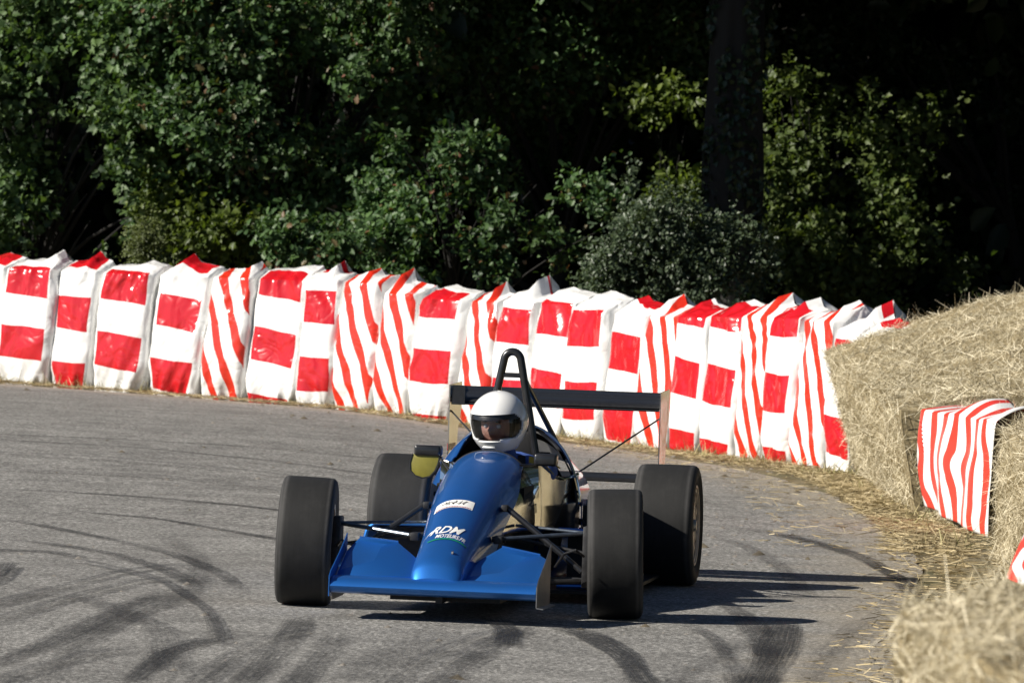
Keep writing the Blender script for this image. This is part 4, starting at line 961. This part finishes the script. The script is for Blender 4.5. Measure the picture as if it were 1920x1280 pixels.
# roll hoop
mb = MB(); pts = [(-.135, 1.40, .60), (-.045, 1.40, 1.07)]
pts += [(-.038*math.cos(a)-0.0, 1.40, 1.085+.045*math.sin(a)) for a in np.linspace(.25, math.pi-.25, 9)]
pts = [(-.135, 1.40, .60)]+[(-.040*math.cos(a), 1.40, 1.088+.044*math.sin(a)) for a in np.linspace(.12, math.pi-.12, 13)]+[(.135, 1.40, .60)]
hoop = part(MB().tube(pts, .0185, 12), 'roll_hoop', 'black')
part(MB().tube([(-.05, 1.40, 1.022), (.05, 1.40, 1.022)], .012, 10), 'hoop_bar', 'black', hoop)
for sg in (-1, 1): part(MB().tube([(sg*.06, 1.41, 1.0), (sg*.17, 2.1, .62)], .013, 10), 'hoop_brace', 'black', hoop)
# rear wing
mb = MB(); mb.grid(foil(2.98, .27, .026, .850, .045, -.525, .525), closed=True, capa=True, capb=True); rw = part(mb, 'rear_wing', 'carbon', angle=50)
mb = MB(); mb.grid(foil(3.22, .14, .012, .885, .035, -.525, .525), closed=True, capa=True, capb=True); part(mb, 'wing_flap', 'carbon', rw)
part(MB().tube([(-.525, 2.985, .838), (.525, 2.985, .838)], .006, 6), 'wing_leading_strip', 'black', rw)
for sg in (-1, 1):
    out = [(2.96, .930), (3.36, .940), (3.36, .80), (3.26, .70), (3.22, .42), (2.98, .42), (2.97, .70)]
    part(MB().plate([(sg*.532, y, z) for y, z in out], .006, (1, 0, 0)), 'endplate', 'chrome', rw)
part(MB().plate([(-.520, 2.972, .832), (-.455, 2.972, .832), (-.455, 2.972, .930), (-.520, 2.972, .930)], .006, (0, 1, 0)), 'wing_corner_plate', 'black', rw)
mb = MB(); mb.grid(foil(2.98, .22, .018, .482, .03, -.528, .528), closed=True, capa=True, capb=True); part(mb, 'beam_wing', 'carbon', rw)
part(MB().plate([(-.006, 2.9, .36), (-.006, 3.2, .36), (-.006, 3.2, .50), (-.006, 2.98, .50)], .01, (1, 0, 0)), 'wing_post', 'dark', rw)
for sg in (-1, 1): part(MB().tube([(sg*.528, 3.0, .80), (sg*.14, 2.5, .50)], .0045, 6), 'wing_stay', 'black', rw)
part(MB().plate([(-.533, 2.975, .60), (-.533, 3.2, .60), (-.533, 3.2, .635), (-.533, 2.975, .635)], .008, (1, 0, 0)), 'red_reflector', 'redtext', rw)
# mirrors
def mirror(x0, x1, z0, z1, foot_, label):
    m_ = part(MB().box(x0, x1, .72, .80, z0, z1), 'mirror', 'black', bevel=.012, seg=3); tag(m_, label)
    part(MB().box(x0+.006, x1-.006, .800, .803, z0+.005, z1-.005), 'mirror_glass', 'chrome', m_)
    s = Vector((x1-.012 if x0 < 0 else x0+.012, .755, z0+.008)); part(MB().tube([s, s.lerp(Vector(foot_), .5)+Vector((0, 0, -.004)), foot_], .006, 8), 'mirror_stalk', 'black', m_)
    return m_
ml = mirror(-.345, -.222, .652, .702, (-.165, .66, .590), 'mirror with the olive flap at picture left')
mr = mirror(.208, .312, .628, .684, (.148, .70, .628), 'small black mirror at picture right')
out = [(-.352, .66), (-.362, .62), (-.358, .585), (-.335, .562), (-.300, .552), (-.268, .560), (-.246, .585), (-.232, .62), (-.226, .66)]
part(MB().plate([(x, .735-.10*(.66-z), z) for x, z in out], .006, (0, 1, -.1)), 'mirror_flap', 'olive', ml, bevel=.002)
part(MB().tube([(x, .732-.10*(.66-z), z) for x, z in out], .0035, 6), 'flap_edge', 'black', ml)

# ------------------------------------------------------------------ the driver
per = thing('person', 'driver in white full-face helmet and blue race suit sitting in the car', 'person', (-.189, 21.993, 0), R(-8))
seat = Vector((0, 1.42, .20))
J = {'pel': (0, 1.34, .24), 'bel': (0, 1.36, .36), 'che': (0, 1.33, .52), 'nec': (0, 1.22, .64), 'hd': (0, 1.17, .70),
     'shl': (-.17, 1.29, .585), 'ell': (-.225, 1.06, .475), 'wrl': (-.13, .86, .50), 'pal': (-.125, .82, .505),
     'shr': (.17, 1.29, .585), 'elr': (.232, 1.05, .590), 'wrr': (.13, .86, .515), 'par': (.125, .82, .52),
     'hil': (-.09, 1.30, .22), 'knl': (-.10, .86, .34), 'anl': (-.08, .45, .20), 'tol': (-.08, .38, .28),
     'hir': (.09, 1.30, .22), 'knr': (.10, .86, .34), 'anr': (.08, .45, .20), 'tor': (.08, .38, .28)}
RAD = {'pel': .13, 'bel': .125, 'che': .145, 'nec': .062, 'hd': .062, 'sh': .075, 'el': .052, 'wr': .032, 'pa': .038, 'hi': .085, 'kn': .062, 'an': .042, 'to': .038}
E_ = [('pel', 'bel'), ('bel', 'che'), ('che', 'nec'), ('nec', 'hd')]+[(a+s, b+s) for s in 'lr' for a, b in (('sh', 'el'), ('el', 'wr'), ('wr', 'pa'), ('hi', 'kn'), ('kn', 'an'), ('an', 'to'))]+[('che', 'shl'), ('che', 'shr'), ('pel', 'hil'), ('pel', 'hir')]
keys = list(J); vs_ = [J[k] for k in keys]; rad = [RAD[k] if k in RAD else RAD[k[:2]] for k in keys]; ed = [(keys.index(a), keys.index(b)) for a, b in E_]
for s in (-1, 1):                                    # fingers closed round the wheel rim, thumb over the top
    pi_ = keys.index('pal' if s < 0 else 'par'); b = Vector(vs_[pi_])
    for k in range(4):
        L_ = (.9, 1.0, .95, .78)[k]; c = b+Vector((0, -.012, .026-.017*k)); q = [c+Vector((s*.012, -.030*L_, 0)), c+Vector((-s*.010, -.048*L_, -.002)), c+Vector((-s*.028, -.036*L_, -.002))]
        i0 = pi_
        for p_, r_ in zip(q, (.0095, .009, .008)): vs_.append(tuple(p_)); rad.append(r_); ed.append((i0, len(vs_)-1)); i0 = len(vs_)-1
    i0 = pi_
    for p_, r_ in zip([b+Vector((-s*.022, -.004, .030)), b+Vector((-s*.034, -.022, .036)), b+Vector((-s*.036, -.040, .030))], (.011, .010, .0085)): vs_.append(tuple(p_)); rad.append(r_); ed.append((i0, len(vs_)-1)); i0 = len(vs_)-1
me = bpy.data.meshes.new('driver_skeleton'); me.from_pydata([tuple(v) for v in vs_], ed, []); bo = bpy.data.objects.new('driver_skeleton', me); col.objects.link(bo)
md = bo.modifiers.new('s', 'SKIN'); md.use_smooth_shade = True
for sv, r_ in zip(me.skin_vertices[0].data, rad): sv.radius = (r_, r_)
me.skin_vertices[0].data[0].use_root = True
bo.modifiers.new('d', 'SUBSURF').levels = 2
bm_ = bpy.data.meshes.new_from_object(bo.evaluated_get(bpy.context.evaluated_depsgraph_get())); bpy.data.objects.remove(bo)
V = [tuple(v.co) for v in bm_.vertices]; Fc = [tuple(p.vertices) for p in bm_.polygons]
mi = [1 if ((bm_.polygons[i].center.y < .845 and bm_.polygons[i].center.z > .42) and abs(bm_.polygons[i].center.x) > .05) else 0 for i in range(len(Fc))]
for i, v in enumerate(V):                            # creases in the sleeves
    p = Vector(v); k = noise.noise(p*26)*.006+noise.noise(p*60)*.002
    if p.y > .9: V[i] = (v[0]+k, v[1]+k*.4, v[2]+k)
# head, in the same mesh: skull with brow, eye sockets, nose, lips and chin
HC = Vector((-.006, 1.040, .800)); HR = Matrix.Rotation(R(-11), 3, 'Z') @ Matrix.Rotation(R(9), 3, 'X')
nb = len(V); nl, nk = 44, 34
for j in range(nk+1):
    el = -math.pi/2+math.pi*j/nk
    for i in range(nl):
        az = 2*math.pi*i/nl; x = math.cos(el)*math.sin(az); y = -math.cos(el)*math.cos(az); z = math.sin(el)
        p = Vector((x*.076, y*.095, z*.112))
        if y < 0:
            fx, fz = p.x, p.z; g = lambda cx, cz, sx, sz: math.exp(-((fx-cx)/sx)**2-((fz-cz)/sz)**2)
            dy = -.030*g(0, -.022, .012, .020)-.016*g(0, .0, .010, .022)+.013*(g(.031, .006, .016, .012)+g(-.031, .006, .016, .012))-.006*g(0, .030, .045, .012)-.007*g(0, -.058, .022, .007)-.010*g(0, -.095, .025, .016)-.004*(g(.040, -.02, .02, .02)+g(-.040, -.02, .02, .02))
            p.y += dy
        V.append(tuple(HC+HR @ p))
for j in range(nk):
    for i in range(nl):
        i2 = (i+1) % nl; Fc.append((nb+j*nl+i, nb+j*nl+i2, nb+(j+1)*nl+i2, nb+(j+1)*nl+i)); el = -90+180*(j+.5)/nk
        front = math.cos(2*math.pi*(i+.5)/nl) > .35
        mi.append(2 if front and -50 < el < 42 else 3)
body = obj('body', V, Fc, [M['suit'], M['glove'], M['skin'], M['balaclava']], per, True, matidx=mi)
for s in (-1, 1):
    rows = [[HC+HR @ (Vector((s*.031, -.079, .006))+Vector((math.cos(e2)*math.sin(a2), -math.cos(e2)*math.cos(a2), math.sin(e2)))*.0115) for a2 in np.linspace(0, 2*math.pi, 13)[:-1]] for e2 in np.linspace(-1.5, 1.5, 9)]
    part(MB().grid(rows, closed=True), 'eye', 'eye', per)
    part(MB().tube([HC+HR @ Vector((s*x, -.092+abs(x-.03)*.35, .024+.004*math.sin(x*60))) for x in (.014, .024, .034, .044)], [.003, .004, .004, .002], 6), 'eyebrow', 'hairb', per)
# full-face helmet
HM = Matrix.Rotation(R(-13), 3, 'Z') @ Matrix.Rotation(R(7), 3, 'X') @ Matrix.Rotation(R(-2), 3, 'Y'); HO = Vector((-.006, 1.055, .813))
def shell(az, el, k=1.0):
    """helmet skin in polar form: az 0 = straight ahead, degrees"""
    a, e = R(az), R(el); x = math.cos(e)*math.sin(a); y = -math.cos(e)*math.cos(a); z = math.sin(e)
    rx, ry, rz = .123, .147, .131
    if z < 0:
        rz = .146; f = max(0, -y)**2*min(1, -z*2.6); ry += .020*f; rx -= .012*(-z)
    p = Vector((x*rx, y*ry, z*rz)); 
    if p.z < -.118: p.z = -.118-(-.118-p.z)*.15
    return HO+HM @ (p*k)
def opening(az, el): return abs(az) < 80*(1-.15*((el+4)/20)**2) and -27+4*(az/80)**2 < el < 21-3*(az/80)**2
azs = np.arange(-180, 180, 4); els = np.arange(-88, 89, 3)
mb = MB(); idx = {}; P_ = [shell(a, e) for e in els for a in azs]; na = len(azs); Fh = []
for j in range(len(els)-1):
    for i in range(na):
        i2 = (i+1) % na; am = azs[i]+2; em = els[j]+1.5
        if opening(am, em) or em < -72: continue
        Fh.append((j*na+i, j*na+i2, (j+1)*na+i2, (j+1)*na+i))
mb.add(P_, Fh); hel = mb.build('helmet', M['white'], per, solid=-.012, angle=60)
bm = bmesh.new(); bm.from_mesh(hel.data); bmesh.ops.delete(bm, geom=[v for v in bm.verts if not v.link_faces], context='VERTS'); bm.to_mesh(hel.data); bm.free()
# visor: a smoked shell with a black strip along its top
vm, nt, pz = nodes('smoked_visor'); tr = N(nt, 'BsdfTransparent'); tr.inputs[0].default_value = (.68, .68, .71, 1)
gl = N(nt, 'BsdfGlossy'); gl.inputs['Roughness'].default_value = .03; fr = N(nt, 'Fresnel'); fr.inputs[0].default_value = 1.5; mx = N(nt, 'MixShader')
nt.links.new(fr.outputs[0], mx.inputs[0]); nt.links.new(tr.outputs[0], mx.inputs[1]); nt.links.new(gl.outputs[0], mx.inputs[2]); nt.links.new(mx.outputs[0], nt.nodes['Material Output'].inputs[0])
def patch(a0, a1, e0, e1, k, n=40, m=14): return MB().grid([[shell(a, e0(a)+(e1(a)-e0(a))*j/m, k) for a in np.linspace(a0, a1, n)] for j in range(m+1)])
vlo = lambda a: -31+6*(a/84)**2; vhi = lambda a: 23.5-3*(a/84)**2; vst = lambda a: 11-2*(a/84)**2
vis = patch(-84, 84, vlo, vst, 1.022).build('visor', vm, hel)
patch(-84, 84, vst, vhi, 1.024, m=5).build('sun_strip', M['black'], hel)
mb = MB().tube([shell(a, vlo(a)-.6, 1.02) for a in np.linspace(-84, 84, 36)], .0032, 6); mb.build('visor_seal', M['pad'], hel)
patch(-19, 15, lambda a: -64, lambda a: -38, 1.035, 16, 8).build('chin_vent', M['white'], hel, solid=.014)
for a0 in (-22, 28): patch(a0-4, a0+4, lambda a: 30, lambda a: 34, 1.012, 8, 4).build('brow_vent', M['black'], hel)
for k in range(3):
    a0 = 40+k*6; mb = MB().tube([shell(a0+4*t-2, -44-9*(1-t)*1.0+9*t*.2, 1.004) for t in np.linspace(0, 1, 6)], .0028, 6); mb.build('chin_slot', M['black'], hel)
patch(48, 62, lambda a: -36, lambda a: -32, 1.006, 8, 3).build('helmet_tag', M['pad'], hel)
for a0 in (-86, 86): MB().lathe([(0, -.006), (.014, -.006), (.014, .006), (0, .006)], 20).build('visor_pivot', M['black'], hel).location = shell(a0, -4, 1.02)
# belts and collar marks
part(MB().tube([(-.09, 1.17, .655), (-.10, 1.12, .60), (-.09, 1.10, .52)], .018, 6, flat=.25), 'harness_strap', 'pad', per)
part(MB().tube([(.09, 1.17, .655), (.10, 1.12, .60), (.09, 1.10, .52)], .018, 6, flat=.25), 'harness_strap', 'pad', per)
part(MB().plate([(.13, 1.135, .625), (.165, 1.135, .620), (.165, 1.135, .650), (.13, 1.135, .655)], .004, (0, 1, 0)), 'collar_badge', 'yellow', per)
part(MB().tube([(.225, 1.00, .630), (.262, 1.02, .628), (.285, 1.05, .610)], .008, 6, flat=.4), 'sleeve_badge', 'yellow', per)
# steering wheel in the driver's hands belongs to the car
part(MB().tube([(.125*math.cos(a), .785+.03*math.sin(a), .505+.10*math.sin(a)) for a in np.linspace(0, 2*math.pi, 41)], .012, 8), 'steering_wheel', 'pad')
part(MB().tube([(0, .79, .505), (0, .55, .44)], .015, 8), 'steering_column', 'dark')
